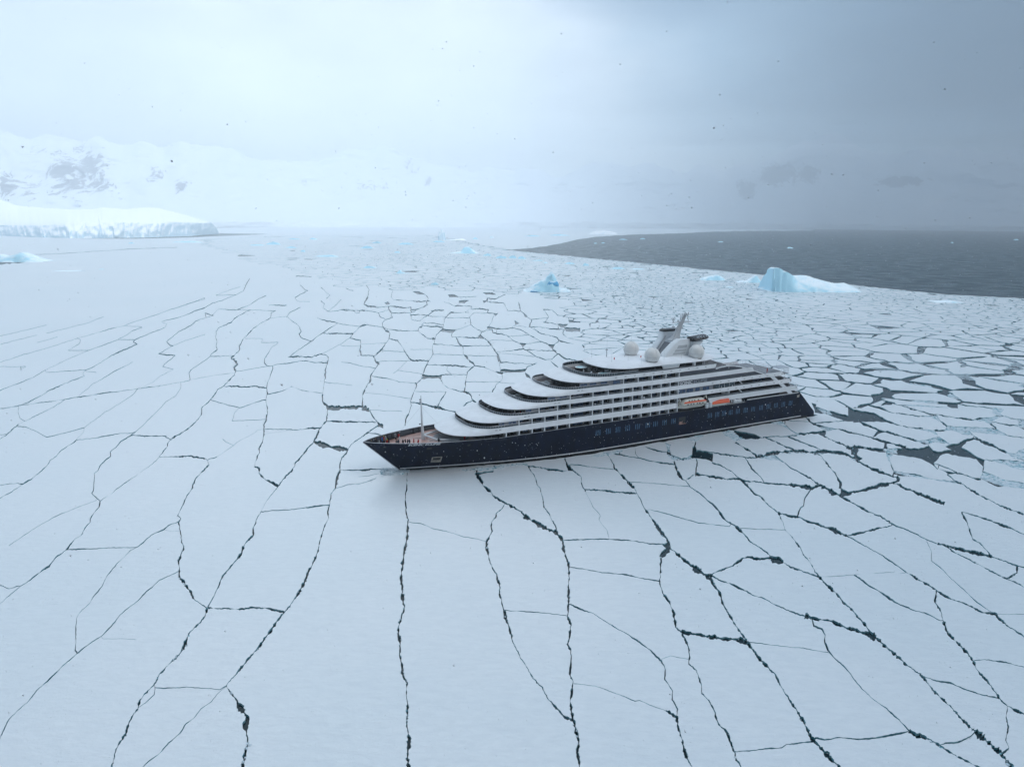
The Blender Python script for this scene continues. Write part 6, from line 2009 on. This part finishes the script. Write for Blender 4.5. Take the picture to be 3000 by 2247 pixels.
# ---------------------------------------------------------------- snow mountains round the bay
def hill_mat():
    m = bpy.data.materials.new('mountain snow and rock'); m.use_nodes = True
    n, l = m.node_tree.nodes, m.node_tree.links; b = n['Principled BSDF']; b.inputs['Roughness'].default_value = .85; b.inputs['Specular IOR Level'].default_value = .1
    at = nd(n, 'ShaderNodeAttribute', attribute_name='rock'); geo = nd(n, 'ShaderNodeNewGeometry')
    t = nd(n, 'ShaderNodeTexNoise', inp={'Scale': .0075, 'Detail': 10.0, 'Roughness': .66, 'Distortion': .9})
    mp = nd(n, 'ShaderNodeMapping', inp={'Scale': (1.5, .5, .62), 'Rotation': (0, .5, 0)}); l.new(geo.outputs['Position'], mp.inputs[0]); l.new(mp.outputs[0], t.inputs[0])
    k = mathn(n, l, 'ADD', at.outputs['Fac'], mathn(n, l, 'MULTIPLY', mathn(n, l, 'SUBTRACT', t.outputs[0], .5), 2.6))
    l.new(ramp(n, l, k, [(.50, (.76, .82, .88)), (.60, (.16, .17, .20))]), b.inputs['Base Color'])
    return m


M['hill'] = hill_mat()
BL = [(215, 520, 100, 70, .62), (40, 540, 90, 45, .6),   # rock fields: sheet x, sheet y, rx, ry, strength
    (10, 545, 45, 30, .75), (70, 560, 30, 22, .6), (150, 560, 25, 20, .55), (185, 500, 45, 45, .8), (265, 490, 50, 55, .8), (300, 548, 35, 25, .7), (60, 520, 60, 20, .5), (450, 510, 35, 28, .6), (530, 545, 28, 26, .7), (600, 577, 22, 10, .55), (130, 445, 70, 25, .35), (260, 440, 60, 20, .4),
    (895, 535, 22, 14, .5), (1100, 545, 60, 25, .45), (1205, 490, 30, 28, .6), (1255, 530, 16, 20, .6), (1640, 545, 35, 15, .45), (1615, 580, 12, 12, .35), (2190, 560, 26, 28, 1.1), (2175, 540, 18, 14, 1.0), (2280, 512, 60, 32, 1.1), (2370, 510, 32, 28, 1.05), (2640, 532, 70, 16, 1.1), (2950, 490, 60, 22, .35), (2205, 580, 10, 10, .6)]
FARB = [(-1200, 6600), (0, 7000), (640, 8000), (900, 9800), (1500, 12300), (2100, 13300), (2400, 12800), (3000, 10200), (4200, 9800)]
TOPY = [(-1200, 380), (0, 400), (300, 395), (650, 430), (900, 470), (1150, 455), (1400, 500), (1650, 490), (1900, 505), (2150, 465), (2350, 425), (2600, 445), (2900, 410), (4200, 390)]


def hills():
    V, F, RK = [], [], []; NX, NR = 520, 92
    for i in range(NX + 1):
        x = -1200 + 5400 * i / NX
        D0 = lerp_tab(FARB, x) * (1 + .02 * noise.noise(Vector((x * .006, 2, 2))))
        ux, _ = unroll(x, 660); az = (ux - CX) / FPX / math.cos(PITCH)
        top = elev(x, lerp_tab(TOPY, x) + 40 * noise.fractal(Vector((x * .004, 7, 7)), .8, 2.1, 6), D0 * 1.35)[2]
        for r in range(NR + 1):
            t = r / NR
            if t < .07:      # ice cliff at the water
                q = t / .07; z = -2 + (D0 * .0075 * (1 + .5 * noise.noise(Vector((x * .012, 0, 5)))) + 2) * q ** .7; d = D0 + 60 * q + 50 * noise.noise(Vector((x * .045, q * 2, 5)))
            else:
                q = (t - .07) / .93; hc = D0 * .0075
                z = hc + (top - hc) * (q ** 1.35); d = D0 + 60 + D0 * .35 * q ** .8
                rg = noise.ridged_multi_fractal(Vector((x * .0036, q * 2.0, 3.3)), .9, 2.2, 6, 1.0, 2.0)
                d -= (rg - 1.0) * D0 * .034 * min(1, q * 3); z *= 1 + .10 * noise.noise(Vector((x * .012, q * 5, 2))) * min(1, q * 4)
            X, Y, Z = az * d, d, z
            V.append((X, Y, Z))
            px, py = sheet(X, Y, Z); rk = 0
            for bx, by, rx, ry, s in BL:
                dd = ((px - bx) / rx) ** 2 + ((py - by) / ry) ** 2
                if dd < 3: rk = max(rk, s * math.exp(-dd * .8))
            RK.append(rk)
    n = NR + 1
    for i in range(NX):
        for r in range(NR): a = i * n + r; F.append((a, a + n, a + n + 1, a + 1))
    me = bpy.data.meshes.new('hills'); me.from_pydata(V, [], F)
    at = me.attributes.new('rock', 'FLOAT', 'POINT'); at.data.foreach_set('value', RK)
    o = link('hills', me, M['hill'])
    for p in me.polygons: p.use_smooth = True
    tag(o, kind='structure')


hills()
# ================================================================ the dark squall cloud over the right side of the bay
def squall():
    m = bpy.data.materials.new('squall cloud'); m.use_nodes = True
    n, l = m.node_tree.nodes, m.node_tree.links; b = n['Principled BSDF']; out = [x for x in n if x.type == 'OUTPUT_MATERIAL'][0]
    b.inputs['Base Color'].default_value = (.15, .34, .50, 1); b.inputs['Roughness'].default_value = 1; b.inputs['Specular IOR Level'].default_value = 0
    at = nd(n, 'ShaderNodeAttribute', attribute_name='cover'); geo = nd(n, 'ShaderNodeNewGeometry')
    t = nd(n, 'ShaderNodeTexNoise', inp={'Scale': .00042, 'Detail': 6.0, 'Roughness': .5}); l.new(geo.outputs['Position'], t.inputs[0])
    k = mathn(n, l, 'ADD', at.outputs['Fac'], mathn(n, l, 'MULTIPLY', mathn(n, l, 'SUBTRACT', t.outputs[0], .5), .5))
    a = ramp(n, l, k, [(.0, 0.0), (1.1, .46)])
    tr = nd(n, 'ShaderNodeBsdfTransparent'); mx = nd(n, 'ShaderNodeMixShader')
    l.new(a, mx.inputs[0]); l.new(tr.outputs[0], mx.inputs[1]); l.new(b.outputs[0], mx.inputs[2]); l.new(mx.outputs[0], out.inputs[0])
    N = 70; V, F, C = [], [], []
    x0, x1, y0, y1 = 400, 17000, 1500, 19000
    for lay, z0 in ((0, 1900), (1, 2500)):
        for j in range(N + 1):
            for i in range(N + 1):
                x = x0 + (x1 - x0) * i / N; y = y0 + (y1 - y0) * j / N
                ex, ey = abs(2 * i / N - 1), abs(2 * j / N - 1)
                V.append((x, y, z0 + (90 * noise.fractal(Vector((x * .0006, y * .0006, 2)), .8, 2.1, 4) if lay == 0 else 250 * (1 - max(ex, ey) ** 2))))
                s = (x - x0) / (x1 - x0) * 3.2
                C.append(max(0, min(1, s)) * max(0, min(1, (1 - ex) * 4 if ex > .5 and i > N / 2 else 1)) * max(0, min(1, (1 - ey) * 3)))
    for lay in (0, 1):
        o = lay * (N + 1) ** 2
        for j in range(N):
            for i in range(N): a_ = o + j * (N + 1) + i; F.append((a_, a_ + 1, a_ + N + 2, a_ + N + 1))
    me = bpy.data.meshes.new('cloud'); me.from_pydata(V, [], F)
    at_ = me.attributes.new('cover', 'FLOAT', 'POINT'); at_.data.foreach_set('value', C)
    for p in me.polygons: p.use_smooth = True
    tag(link('cloud', me, m), kind='structure')


squall()


def overhead_shade():
    # unseen cloud sheet added above and behind the viewpoint to shade the near ice
    m = bpy.data.materials.new('added shade cloud'); m.use_nodes = True
    n, l = m.node_tree.nodes, m.node_tree.links; b = n['Principled BSDF']; out = [x for x in n if x.type == 'OUTPUT_MATERIAL'][0]
    b.inputs['Base Color'].default_value = (.50, .56, .62, 1); b.inputs['Roughness'].default_value = 1; b.inputs['Specular IOR Level'].default_value = 0
    geo = nd(n, 'ShaderNodeNewGeometry'); sx = nd(n, 'ShaderNodeSeparateXYZ'); l.new(geo.outputs['Position'], sx.inputs[0])
    t = nd(n, 'ShaderNodeTexNoise', inp={'Scale': .0006, 'Detail': 6.0, 'Roughness': .5}); l.new(geo.outputs['Position'], t.inputs[0])
    k = mathn(n, l, 'DIVIDE', mathn(n, l, 'SUBTRACT', OVER_Y, sx.outputs[1]), 1100.0)
    k = mathn(n, l, 'ADD', k, mathn(n, l, 'MULTIPLY', mathn(n, l, 'SUBTRACT', t.outputs[0], .5), .6))
    a = ramp(n, l, k, [(.0, 0.0), (1.0, .78)])
    tr = nd(n, 'ShaderNodeBsdfTransparent'); mx = nd(n, 'ShaderNodeMixShader')
    l.new(a, mx.inputs[0]); l.new(tr.outputs[0], mx.inputs[1]); l.new(b.outputs[0], mx.inputs[2]); l.new(mx.outputs[0], out.inputs[0])
    N = 50; V, F = [], []
    for lay, z0 in ((0, 1950), (1, 2350)):
        for j in range(N + 1):
            for i in range(N + 1):
                x = -11000 + 22000 * i / N; y = -9000 + (9000 + OVER_Y + 600) * j / N; e = max(abs(2 * i / N - 1), abs(2 * j / N - 1))
                V.append((x, y, z0 + 70 * noise.fractal(Vector((x * .0008, y * .0008, 9 + lay)), .8, 2.1, 4) if lay == 0 else 1960 + 400 * (1 - e ** 3)))
    for lay in (0, 1):
        o = lay * (N + 1) ** 2
        for j in range(N):
            for i in range(N): a_ = o + j * (N + 1) + i; F.append((a_, a_ + 1, a_ + N + 2, a_ + N + 1))
    me = bpy.data.meshes.new('cloud'); me.from_pydata(V, [], F)
    for p in me.polygons: p.use_smooth = True
    tag(link('cloud', me, m), kind='structure')  # added out of view, only there to shade the foreground


OVER_Y = -120.0
overhead_shade()
# ================================================================ people on the decks
def person_mesh(name, pose, lean=0.0):
    """one continuous skinned body, 1.75 m, facing +X"""
    J = {'pel': (0, 0, .95, .145), 'bel': (.01, 0, 1.12, .15), 'che': (.0 + lean, 0, 1.34, .165), 'nek': (.02 + lean, 0, 1.49, .062), 'hd1': (.03 + lean, 0, 1.58, .088), 'hd2': (.035 + lean, 0, 1.68, .090), 'top': (.03 + lean, 0, 1.745, .05),
         'nose': (.125 + lean, 0, 1.62, .02)}
    E = [('pel', 'bel'), ('bel', 'che'), ('che', 'nek'), ('nek', 'hd1'), ('hd1', 'hd2'), ('hd2', 'top'), ('hd1', 'nose')]
    for s, k in ((1, 'l'), (-1, 'r')):
        fx = .10 * s if pose == 'stride' else .02 * s
        J['hip' + k] = (0, .10 * s, .88, .115); J['kne' + k] = (.03 + fx * .6, .11 * s, .48, .08); J['ank' + k] = (fx, .12 * s, .09, .055); J['toe' + k] = (fx + .17, .13 * s, .045, .045)
        J['sho' + k] = (lean, .20 * s, 1.40, .085)
        if pose == 'arms_up': a = [(.16, .27, 1.24, .062), (.30, .10, 1.53, .045), (.36, .06, 1.58, .035)]
        elif pose == 'rail': a = [(.10, .27, 1.20, .062), (.34, .22, 1.10, .045), (.42, .20, 1.10, .035)]
        else: a = [(-.02, .28, 1.15, .062), (.06, .28, .92, .045), (.09, .27, .83, .035)]
        for nm, (x, y, z, r) in zip(('elb', 'wri', 'hnd'), a): J[nm + k] = (x + lean, y * s, z, r)
        E += [('pel', 'hip' + k), ('hip' + k, 'kne' + k), ('kne' + k, 'ank' + k), ('ank' + k, 'toe' + k), ('che', 'sho' + k), ('sho' + k, 'elb' + k), ('elb' + k, 'wri' + k), ('wri' + k, 'hnd' + k)]
        hx, hy, hz, _ = J['hnd' + k]; wx, wy, wz, _ = J['wri' + k]; d = Vector((hx - wx, hy - wy, hz - wz)).normalized()
        for q in range(4):
            o = (q - 1.5) * .018; nm = 'f%d%s' % (q, k); J[nm] = (hx + d.x * (.075 - abs(q - 1.3) * .008) + (o if abs(d.z) > .5 else 0), hy + (0 if abs(d.z) > .5 else o), hz + d.z * .075, .010); E.append(('hnd' + k, nm))
        J['th' + k] = (hx + .03, hy - .03 * s, hz + d.z * .03 + .01, .011); E.append(('hnd' + k, 'th' + k))
    ks = list(J); me = bpy.data.meshes.new(name); me.from_pydata([J[k][:3] for k in ks], [(ks.index(a), ks.index(b)) for a, b in E], [])
    o = bpy.data.objects.new(name, me); COL.objects.link(o)
    sk = o.modifiers.new('s', 'SKIN'); sk.use_smooth_shade = True
    for i, k in enumerate(ks): me.skin_vertices[0].data[i].radius = (J[k][3], J[k][3] * (.72 if k in ('che', 'bel', 'pel') else 1)); me.skin_vertices[0].data[i].use_root = (i == 0)
    sb = o.modifiers.new('b', 'SUBSURF'); sb.levels = sb.render_levels = 1
    dg = bpy.context.evaluated_depsgraph_get(); out = bpy.data.meshes.new_from_object(o.evaluated_get(dg)); out.name = name
    bpy.data.objects.remove(o)
    # skin, parka sleeves and trousers share the one surface: material by region
    for p in out.polygons:
        c = p.center; hand = any((Vector(c) - Vector(J['hnd' + k][:3])).length < .11 for k in 'lr')
        if c.z > 1.52 or hand: p.material_index = 2 if not hand else 1
        elif c.z > .84: p.material_index = 0
        else: p.material_index = 1
    out['lean'] = lean
    return out, J


def garment(name, secs, n=14):
    m = bpy.data.meshes.new(name); V, F = [], []
    for (cx, cy, z, rx, ry) in secs:
        for k in range(n): a = 2 * math.pi * k / n; V.append((cx + rx * math.cos(a), cy + ry * math.sin(a), z))
    for i in range(len(secs) - 1):
        for k in range(n): F.append((i * n + k, i * n + (k + 1) % n, (i + 1) * n + (k + 1) % n, (i + 1) * n + k))
    F.append(tuple(range(n))); F.append(tuple((len(secs) - 1) * n + k for k in range(n)))
    m.from_pydata(V, [], F)
    for p in m.polygons: p.use_smooth = True
    return m


MC = {k: pmat('parka ' + k, c, .7, noise_amt=.25, nscale=6) for k, c in {'red': (.50, .012, .012), 'black': (.010, .010, .013), 'navy': (.012, .018, .05), 'blue': (.02, .16, .50), 'grey': (.35, .36, .38), 'white': (.72, .74, .74), 'yellow': (.80, .62, .03), 'maroon': (.16, .01, .02), 'lime': (.50, .75, .05), 'tan': (.35, .24, .14)}.items()}
MC['skin'] = pmat('skin', (.45, .26, .18), .5)
PM = {k: person_mesh('person', k, {'stand': 0, 'stride': .02, 'arms_up': -.01, 'rail': .05}[k]) for k in ('stand', 'stride', 'arms_up', 'rail')}
HOOD = garment('hood', [(.0, 0, 1.50, .10, .115), (-.01, 0, 1.56, .125, .125), (-.015, 0, 1.66, .125, .122), (-.01, 0, 1.74, .10, .10), (0, 0, 1.785, .045, .045)])
COAT = garment('parka', [(.0, 0, .78, .17, .22), (.0, 0, .95, .19, .235), (.0, 0, 1.15, .18, .225), (.0, 0, 1.34, .185, .245), (.0, 0, 1.45, .12, .15), (.01, 0, 1.50, .09, .09)])
done = {}


def person(u, v, z, yaw, pose, coat, hat, label, legs='black', group='people out on the decks'):
    """u,v,z in ship coordinates"""
    x, y, _ = sp(u, v)
    key = (pose, coat, legs)
    if key not in done:
        me = PM[pose][0].copy(); me.materials.clear()
        for q in (MC[coat], MC[legs], MC['skin']): me.materials.append(q)
        done[key] = me
    t = bpy.data.objects.new('person', done[key]); COL.objects.link(t)
    t.location = (x, y, z); t.rotation_euler = (0, 0, HD + math.radians(yaw))
    tag(t, label, 'person', group)
    for nm, base, col in (('parka', COAT, coat), ('hood', HOOD, hat)):
        k2 = (nm, col)
        if k2 not in done:
            b = base.copy(); b.materials.clear(); b.materials.append(MC[col]); done[k2] = b
        c = bpy.data.objects.new(nm, done[k2]); COL.objects.link(c); c.parent = t
    return t


def on_deck(cx, cy, z, ox=1040, oy=1150, s=6.144):
    g = gpt(ox + cx / s, oy + cy / s, z); d = (g[0] - SO[0], g[1] - SO[1])
    return d[0] * UD[0] + d[1] * UD[1], d[0] * VD[0] + d[1] * VD[1]


CREW = [  # crop x, crop y of the feet, pose, coat, hat, words
    (205, 900, 'rail', 'black', 'tan', 'dark-clad person leaning on the rail right at the bow tip'),
    (245, 925, 'stand', 'black', 'black', 'person in black standing second from the bow tip'),
    (292, 900, 'arms_up', 'black', 'grey', 'dark figure with a grey hood photographing near the bow tip'),
    (342, 905, 'rail', 'black', 'tan', 'person in black with tan hat by the starboard bow rail'),
    (335, 940, 'stand', 'navy', 'white', 'person in navy with a white hat near the bow tip on the port side'),
    (385, 925, 'stand', 'black', 'black', 'person in black in the thick of the bow crowd'),
    (432, 870, 'arms_up', 'navy', 'maroon', 'navy-clad person with maroon hood at the starboard bow rail'),
    (452, 880, 'rail', 'maroon', 'black', 'person in maroon coat between the blue and navy coats on the bow'),
    (440, 950, 'stand', 'grey', 'black', 'grey-coated person standing low behind the port bow bulwark'),
    (495, 915, 'arms_up', 'blue', 'blue', 'person in bright blue parka in the bow crowd'),
    (505, 870, 'rail', 'maroon', 'yellow', 'person wearing a bright yellow hood at the starboard bow rail'),
    (525, 915, 'stand', 'red', 'red', 'person in red parka next to the bright blue parka'),
    (528, 952, 'stand', 'black', 'tan', 'dark-clad person with tan hat in front of the red and blue parkas'),
    (555, 890, 'stride', 'grey', 'white', 'pale grey parka person in the bow crowd beside the yellow hood'),
    (575, 850, 'rail', 'black', 'black', 'person in black at the starboard rail just aft of the yellow hood'),
    (580, 945, 'stand', 'red', 'lime', 'person in red with a lime green hood at the aft edge of the bow crowd'),
    (605, 900, 'arms_up', 'black', 'black', 'person in black right behind the lime green hood'),
    (612, 955, 'stand', 'black', 'maroon', 'dark figure with maroon hat at the aft end of the bow crowd'),
    (640, 815, 'rail', 'black', 'black', 'single dark figure at the starboard rail aft of the bow crowd'),
    (727, 830, 'stand', 'grey', 'black', 'grey-coated person standing along the starboard foredeck'),
    (742, 790, 'rail', 'black', 'black', 'dark figure leaning over the starboard rail behind the grey coat'),
    (790, 835, 'stride', 'red', 'black', 'person in red coat with black hat walking along the starboard foredeck'),
    (803, 895, 'stride', 'white', 'grey', 'person in a pale coat crossing the brown foredeck'),
    (745, 950, 'stand', 'black', 'black', 'black-clad person at the port bulwark, first of the dark row ahead of the mast'),
    (780, 952, 'stand', 'navy', 'black', 'navy-clad person at the port bulwark beside the first of the dark row'),
    (866, 945, 'stand', 'black', 'grey', 'black-clad person with grey hood, lone middle figure of the dark row at the port bulwark'),
    (912, 945, 'arms_up', 'black', 'black', 'black-clad person holding a camera in the dark row at the port bulwark'),
    (952, 945, 'stand', 'black', 'maroon', 'black-clad person with maroon hat in the dark row at the port bulwark'),
    (985, 947, 'rail', 'navy', 'navy', 'short navy figure at the aft end of the dark row by the port bulwark'),
    (1060, 942, 'stand', 'red', 'red', 'person in red parka and black trousers standing clear of the others left of the mast'),
    (1140, 945, 'stand', 'red', 'maroon', 'person in red parka nearest the foot of the bow mast'),
    (1000, 700, 'rail', 'black', 'black', 'small dark figure far up the starboard rail, left of the mast'),
    (1098, 675, 'arms_up', 'black', 'black', 'dark figure at the starboard rail right beside the mast'),
    (1508, 918, 'stand', 'black', 'black', 'black-clad person between the white mast leg and the port bulwark'),
    (1975, 872, 'stand', 'red', 'black', 'person in a red coat under the edge of the first white roof')]
for i, (cx, cy, pose, coat, hat, words) in enumerate(CREW):
    u, v = on_deck(cx, cy, 8.36); lim = hull_v(max(u, 2.6), 8.3) - .45; u = max(u, 2.4); v = max(-lim, min(lim, v))
    zf = 8.36
    person(u, v, zf, {0: 95, 1: -110, 2: 170}[i % 3] + RNG.uniform(-35, 35), pose, coat, hat, words)
for (px, py, z, pose, coat, hat, words, legs) in [
    (1507.5, 1219, 14.05, 'stand', 'white', 'yellow', 'person in a white coat with yellow hood on the third terrace', 'white'),
    (1524.5, 1218, 14.05, 'stand', 'red', 'white', 'person in red jacket at the third terrace rail beside the white coats', 'black'),
    (1531.5, 1221, 14.05, 'stride', 'white', 'black', 'white-clad person with black hat on the third terrace', 'blue'),
    (1536.0, 1215, 14.05, 'arms_up', 'black', 'grey', 'dark-clad person standing behind the white-clad ones on the third terrace', 'black'),
    (1709.5, 1098, 22.7, 'stand', 'white', 'grey', 'person in white robe between the two round hot tubs', 'white'),
    (1733.0, 1090, 22.7, 'stride', 'black', 'tan', 'dark-clad person beside the screen on the hot tub terrace', 'tan'),
    (1787.5, 1102, 22.7, 'rail', 'white', 'white', 'person in white at the terrace rail aft of the nearer hot tub', 'white'),
    (1832.0, 1095, 22.7, 'rail', 'blue', 'navy', 'person in a blue coat under the top roof edge', 'navy'),
    (2247.0, 1092.5, 17.5, 'stand', 'red', 'black', 'person in red parka standing alone at the stern rail', 'black')]:
    u, v = on_deck(px, py, z, 0, 0, 1.0); v = max(-10.1, min(10.15, v))
    person(u, v, z, RNG.choice((-80, 160, -120)), pose, coat, hat, words, legs)
# ================================================================ brash ice, falling snow, haze
def chunk_protos(rng, n=8):
    out = []
    for _ in range(n):
        k = rng.choice((5, 6, 7)); a0 = rng.random() * 6; top, bot = [], []
        for i in range(k):
            a = a0 + 2 * math.pi * i / k + rng.uniform(-.25, .25); r = rng.uniform(.6, 1.05)
            bot.append((r * math.cos(a), r * math.sin(a), -.5)); r2 = r * rng.uniform(.6, .95); top.append((r2 * math.cos(a), r2 * math.sin(a), rng.uniform(.25, .6)))
        f = [tuple(range(k - 1, -1, -1)), tuple(range(k, 2 * k))] + [(i, (i + 1) % k, k + (i + 1) % k, k + i) for i in range(k)]
        out.append((bot + top, f))
    return out


def brash():
    rng = random.Random(3); pr = chunk_protos(rng)
    V, F, MI = [], [], []

    def put(X, Y, r, z=0, flat=.35):
        v, f = rng.choice(pr); o = len(V); a = rng.random() * 6.3; c, s = math.cos(a), math.sin(a); e = rng.uniform(.55, 1.0); tl = rng.uniform(-.25, .25)
        for x, y, zz in v:
            xx, yy = x * r, y * r * e; V.append((X + c * xx - s * yy, Y + s * xx + c * yy, z + zz * r * flat + xx * tl * .5))
        mi = 1 if rng.random() < .12 else 0
        for q in f: F.append(tuple(o + k for k in q)); MI.append(mi)

    def fill(key, pts, n, r0, r1, pw=2.2, z=-.28, flat=.35):
        ox, oy, s = SHEETS[key]; P = [(ox + a / s, oy + b / s) for a, b in pts]
        x0, x1, y0, y1 = min(p[0] for p in P), max(p[0] for p in P), min(p[1] for p in P), max(p[1] for p in P); k = 0; tr = 0
        while k < n and tr < n * 30:
            tr += 1; x, y = rng.uniform(x0, x1), rng.uniform(y0, y1)
            if inside(P, x, y) and not inside(foot_px, x, y):
                g = gpt(x, y); put(g[0], g[1], r0 + (r1 - r0) * rng.random() ** pw, z, flat); k += 1
    # rubble against the hull and in the dark holes
    fill('I', [(480, 320), (640, 280), (800, 250), (830, 265), (700, 300), (560, 325)], 260, .12, .7, z=.0)
    fill('I', [(1060, 215), (1150, 170), (1290, 150), (1345, 200), (1330, 265), (1290, 230), (1200, 200)], 420, .12, .9)
    fill('I', [(1290, 280), (1340, 300), (1470, 350), (1560, 310), (1580, 350), (1490, 362), (1370, 362)], 260, .1, .5)
    fill('I', [(1500, 140), (1560, 110), (1700, 85), (1690, 110), (1620, 160), (1580, 150)], 280, .12, .8, z=-.05)
    fill('J', [(10, 380), (120, 350), (200, 345), (240, 395), (300, 440), (360, 468), (240, 490), (130, 440)], 620, .12, 1.0)
    fill('J', [(700, 250), (780, 230), (860, 270), (880, 300), (830, 290), (740, 270)], 160, .2, 1.1, z=.05)
    fill('J', [(850, 290), (900, 290), (960, 350), (1050, 400), (1090, 410), (1060, 425), (940, 350)], 420, .1, .6)
    fill('J', [(560, 700), (740, 665), (780, 700), (870, 775), (740, 740), (600, 710)], 460, .1, .6)
    fill('J', [(1290, 300), (1400, 310), (1560, 340), (1430, 368)], 300, .1, .5)
    fill('J', [(780, 650), (1000, 622), (1200, 640), (1500, 640), (1800, 720), (1790, 740), (1480, 660), (1100, 645), (800, 665)], 520, .08, .45)
    fill('J', [(1180, 150), (1270, 130), (1400, 140), (1460, 160), (1640, 225), (1500, 190), (1300, 160)], 700, .15, .8)
    fill('J', [(1300, 60), (1450, 100), (1500, 150), (1400, 140)], 300, .12, .5)
    for P, nn in [([(1680, 1240), (1950, 1350), (2400, 1430), (2400, 1500), (2000, 1440), (1640, 1320)], 1500), ([(1800, 1090), (2209, 1110), (2400, 1130), (2400, 1240), (2100, 1210), (1830, 1110)], 1200),
                  ([(1210, 655), (1500, 670), (1850, 690), (2030, 790), (1600, 740), (1500, 715), (1560, 780), (1190, 710)], 1300), ([(1540, 580), (1820, 530), (1960, 530), (1760, 620)], 700),
                  ([(1810, 420), (1950, 440), (1900, 520), (1800, 490)], 500), ([(860, 530), (1100, 520), (1120, 600)], 350), ([(760, 680), (1050, 710), (1095, 770)], 260), ([(820, 850), (1110, 790), (1250, 890), (980, 890)], 320),
                  ([(520, 1240), (950, 1320), (1400, 1400), (800, 1310)], 600), ([(2209, 950), (2000, 1000), (2080, 1060), (2400, 1120), (2400, 960)], 800), ([(430, 1010), (510, 1030), (470, 1120)], 200),
                  ([(2120, 560), (2400, 580), (2400, 720), (2110, 660)], 500), ([(400, 945), (560, 940), (560, 1000), (430, 1000)], 150),
                  ([(660, 340), (830, 320), (1080, 330), (1060, 440), (850, 450), (700, 400)], 1500), ([(450, 60), (1000, 130), (1060, 185), (900, 190), (600, 110)], 900), ([(1640, 60), (2200, 90), (2200, 150), (1800, 120)], 700), ([(1240, 230), (1700, 250), (1560, 320), (1220, 290)], 600)]:
        fill('K', P, nn, .15, .95, z=-.2)
    # pale rubble pushed up where the bow splits the sheet, and along the forward hull
    fill('H', [(235, 175), (300, 165), (440, 165), (530, 190), (450, 220), (340, 232), (260, 220)], 420, .15, 1.1, z=.12, flat=.7)
    fill('H', [(1060, 172), (1300, 150), (1600, 110), (1800, 95), (1830, 120), (1600, 135), (1530, 160), (1160, 185)], 520, .12, .8, z=-.05)
    # broken bits and small pressure ridges along the wide cracks
    lines, polys = parse()
    for w, P in lines:
        if w < 4: continue
        for a, b in zip(P, P[1:]):
            if max(a[1], b[1]) < 1180: continue
            L = math.hypot(b[0] - a[0], b[1] - a[1])
            for _ in range(int(L / 9 * (.3 if w < 7 else .9))):
                cl = noise.noise(Vector((a[0] * .013, a[1] * .013, 1.5)))
                if cl < .10: continue
                t = rng.random(); off = rng.gauss(0, 1) * w * .42; nx, ny = -(b[1] - a[1]) / (L + .01), (b[0] - a[0]) / (L + .01)
                x, y = a[0] + (b[0] - a[0]) * t + nx * off, a[1] + (b[1] - a[1]) * t + ny * off
                if y > 2290 or x < -20 or x > 3020: continue
                g = gpt(x, y); put(g[0], g[1], rng.uniform(.08, .34), rng.uniform(-.22, .02), .6)
    me = bpy.data.meshes.new('brash_ice'); me.from_pydata(V, [], F)
    me.polygons.foreach_set('material_index', MI)
    o = link('brash_ice', me, [M['brash'], M['floe_side']])
    tag(o, 'crushed brash ice floating between the floes and along the hull', 'brash ice', kind='stuff')
    print('brash', len(F))


M['brash'] = pmat('wet broken ice', (.68, .75, .80), .5, noise_amt=.25, nscale=.6, col2=(.46, .58, .64))
brash()


def snowfall():
    rg = np.random.default_rng(4)
    n = SNOW_N
    c = np.stack([rg.uniform(-62, 62, n), 14 + 64 * rg.random(n), rg.uniform(16, 74, n)], 1)
    tet = np.array([(1, 1, 1), (1, -1, -1), (-1, 1, -1), (-1, -1, 1)], float) * .75
    r = rg.uniform(.008, .020, n) * (1 + .8 * (rg.random(n) > .95))
    v = (c[:, None, :] + tet[None] * r[:, None, None]).reshape(-1, 3)
    f = np.array([(0, 1, 2), (0, 3, 1), (0, 2, 3), (1, 3, 2)])[None] + 4 * np.arange(n)[:, None, None]
    f = f.reshape(-1, 3)
    me = bpy.data.meshes.new('snowfall'); me.vertices.add(len(v)); me.vertices.foreach_set('co', v.ravel())
    me.loops.add(f.size); me.loops.foreach_set('vertex_index', f.ravel().astype(np.int32))
    me.polygons.add(len(f)); me.polygons.foreach_set('loop_start', np.arange(0, f.size, 3, dtype=np.int32))
    me.update(); me.validate()
    o = link('snowfall', me, M['flake'])
    tag(o, 'sparse white snowflakes falling between the drone and the ship', 'snowfall', kind='stuff')


SNOW_N = 42000
M['flake'] = pmat('snowflake', (.85, .88, .92), .9)
snowfall()


def haze():
    m = bpy.data.materials.new('cold sea haze'); m.use_nodes = True
    n, l = m.node_tree.nodes, m.node_tree.links
    for x in list(n):
        if x.type != 'OUTPUT_MATERIAL': n.remove(x)
    out = [x for x in n if x.type == 'OUTPUT_MATERIAL'][0]
    v = nd(n, 'ShaderNodeVolumePrincipled'); v.inputs['Color'].default_value = (*HAZE_C, 1); v.inputs['Density'].default_value = HAZE_D; v.inputs['Anisotropy'].default_value = HAZE_G
    l.new(v.outputs[0], out.inputs['Volume'])
    x0, x1, y0, y1, z0, z1 = -19000, 19000, -1500, 20500, -1.6, 1880
    V = [(x, y, z) for z in (z0, z1) for y in (y0, y1) for x in (x0, x1)]
    me = bpy.data.meshes.new('haze'); me.from_pydata(V, [], [(0, 2, 3, 1), (4, 5, 7, 6), (0, 1, 5, 4), (2, 6, 7, 3), (0, 4, 6, 2), (1, 3, 7, 5)])
    tag(link('haze', me, m), 'pale cold haze over the bay', 'haze', kind='stuff')


HAZE_C, HAZE_D, HAZE_G = (.93, .97, 1.0), .00013, .62
haze()
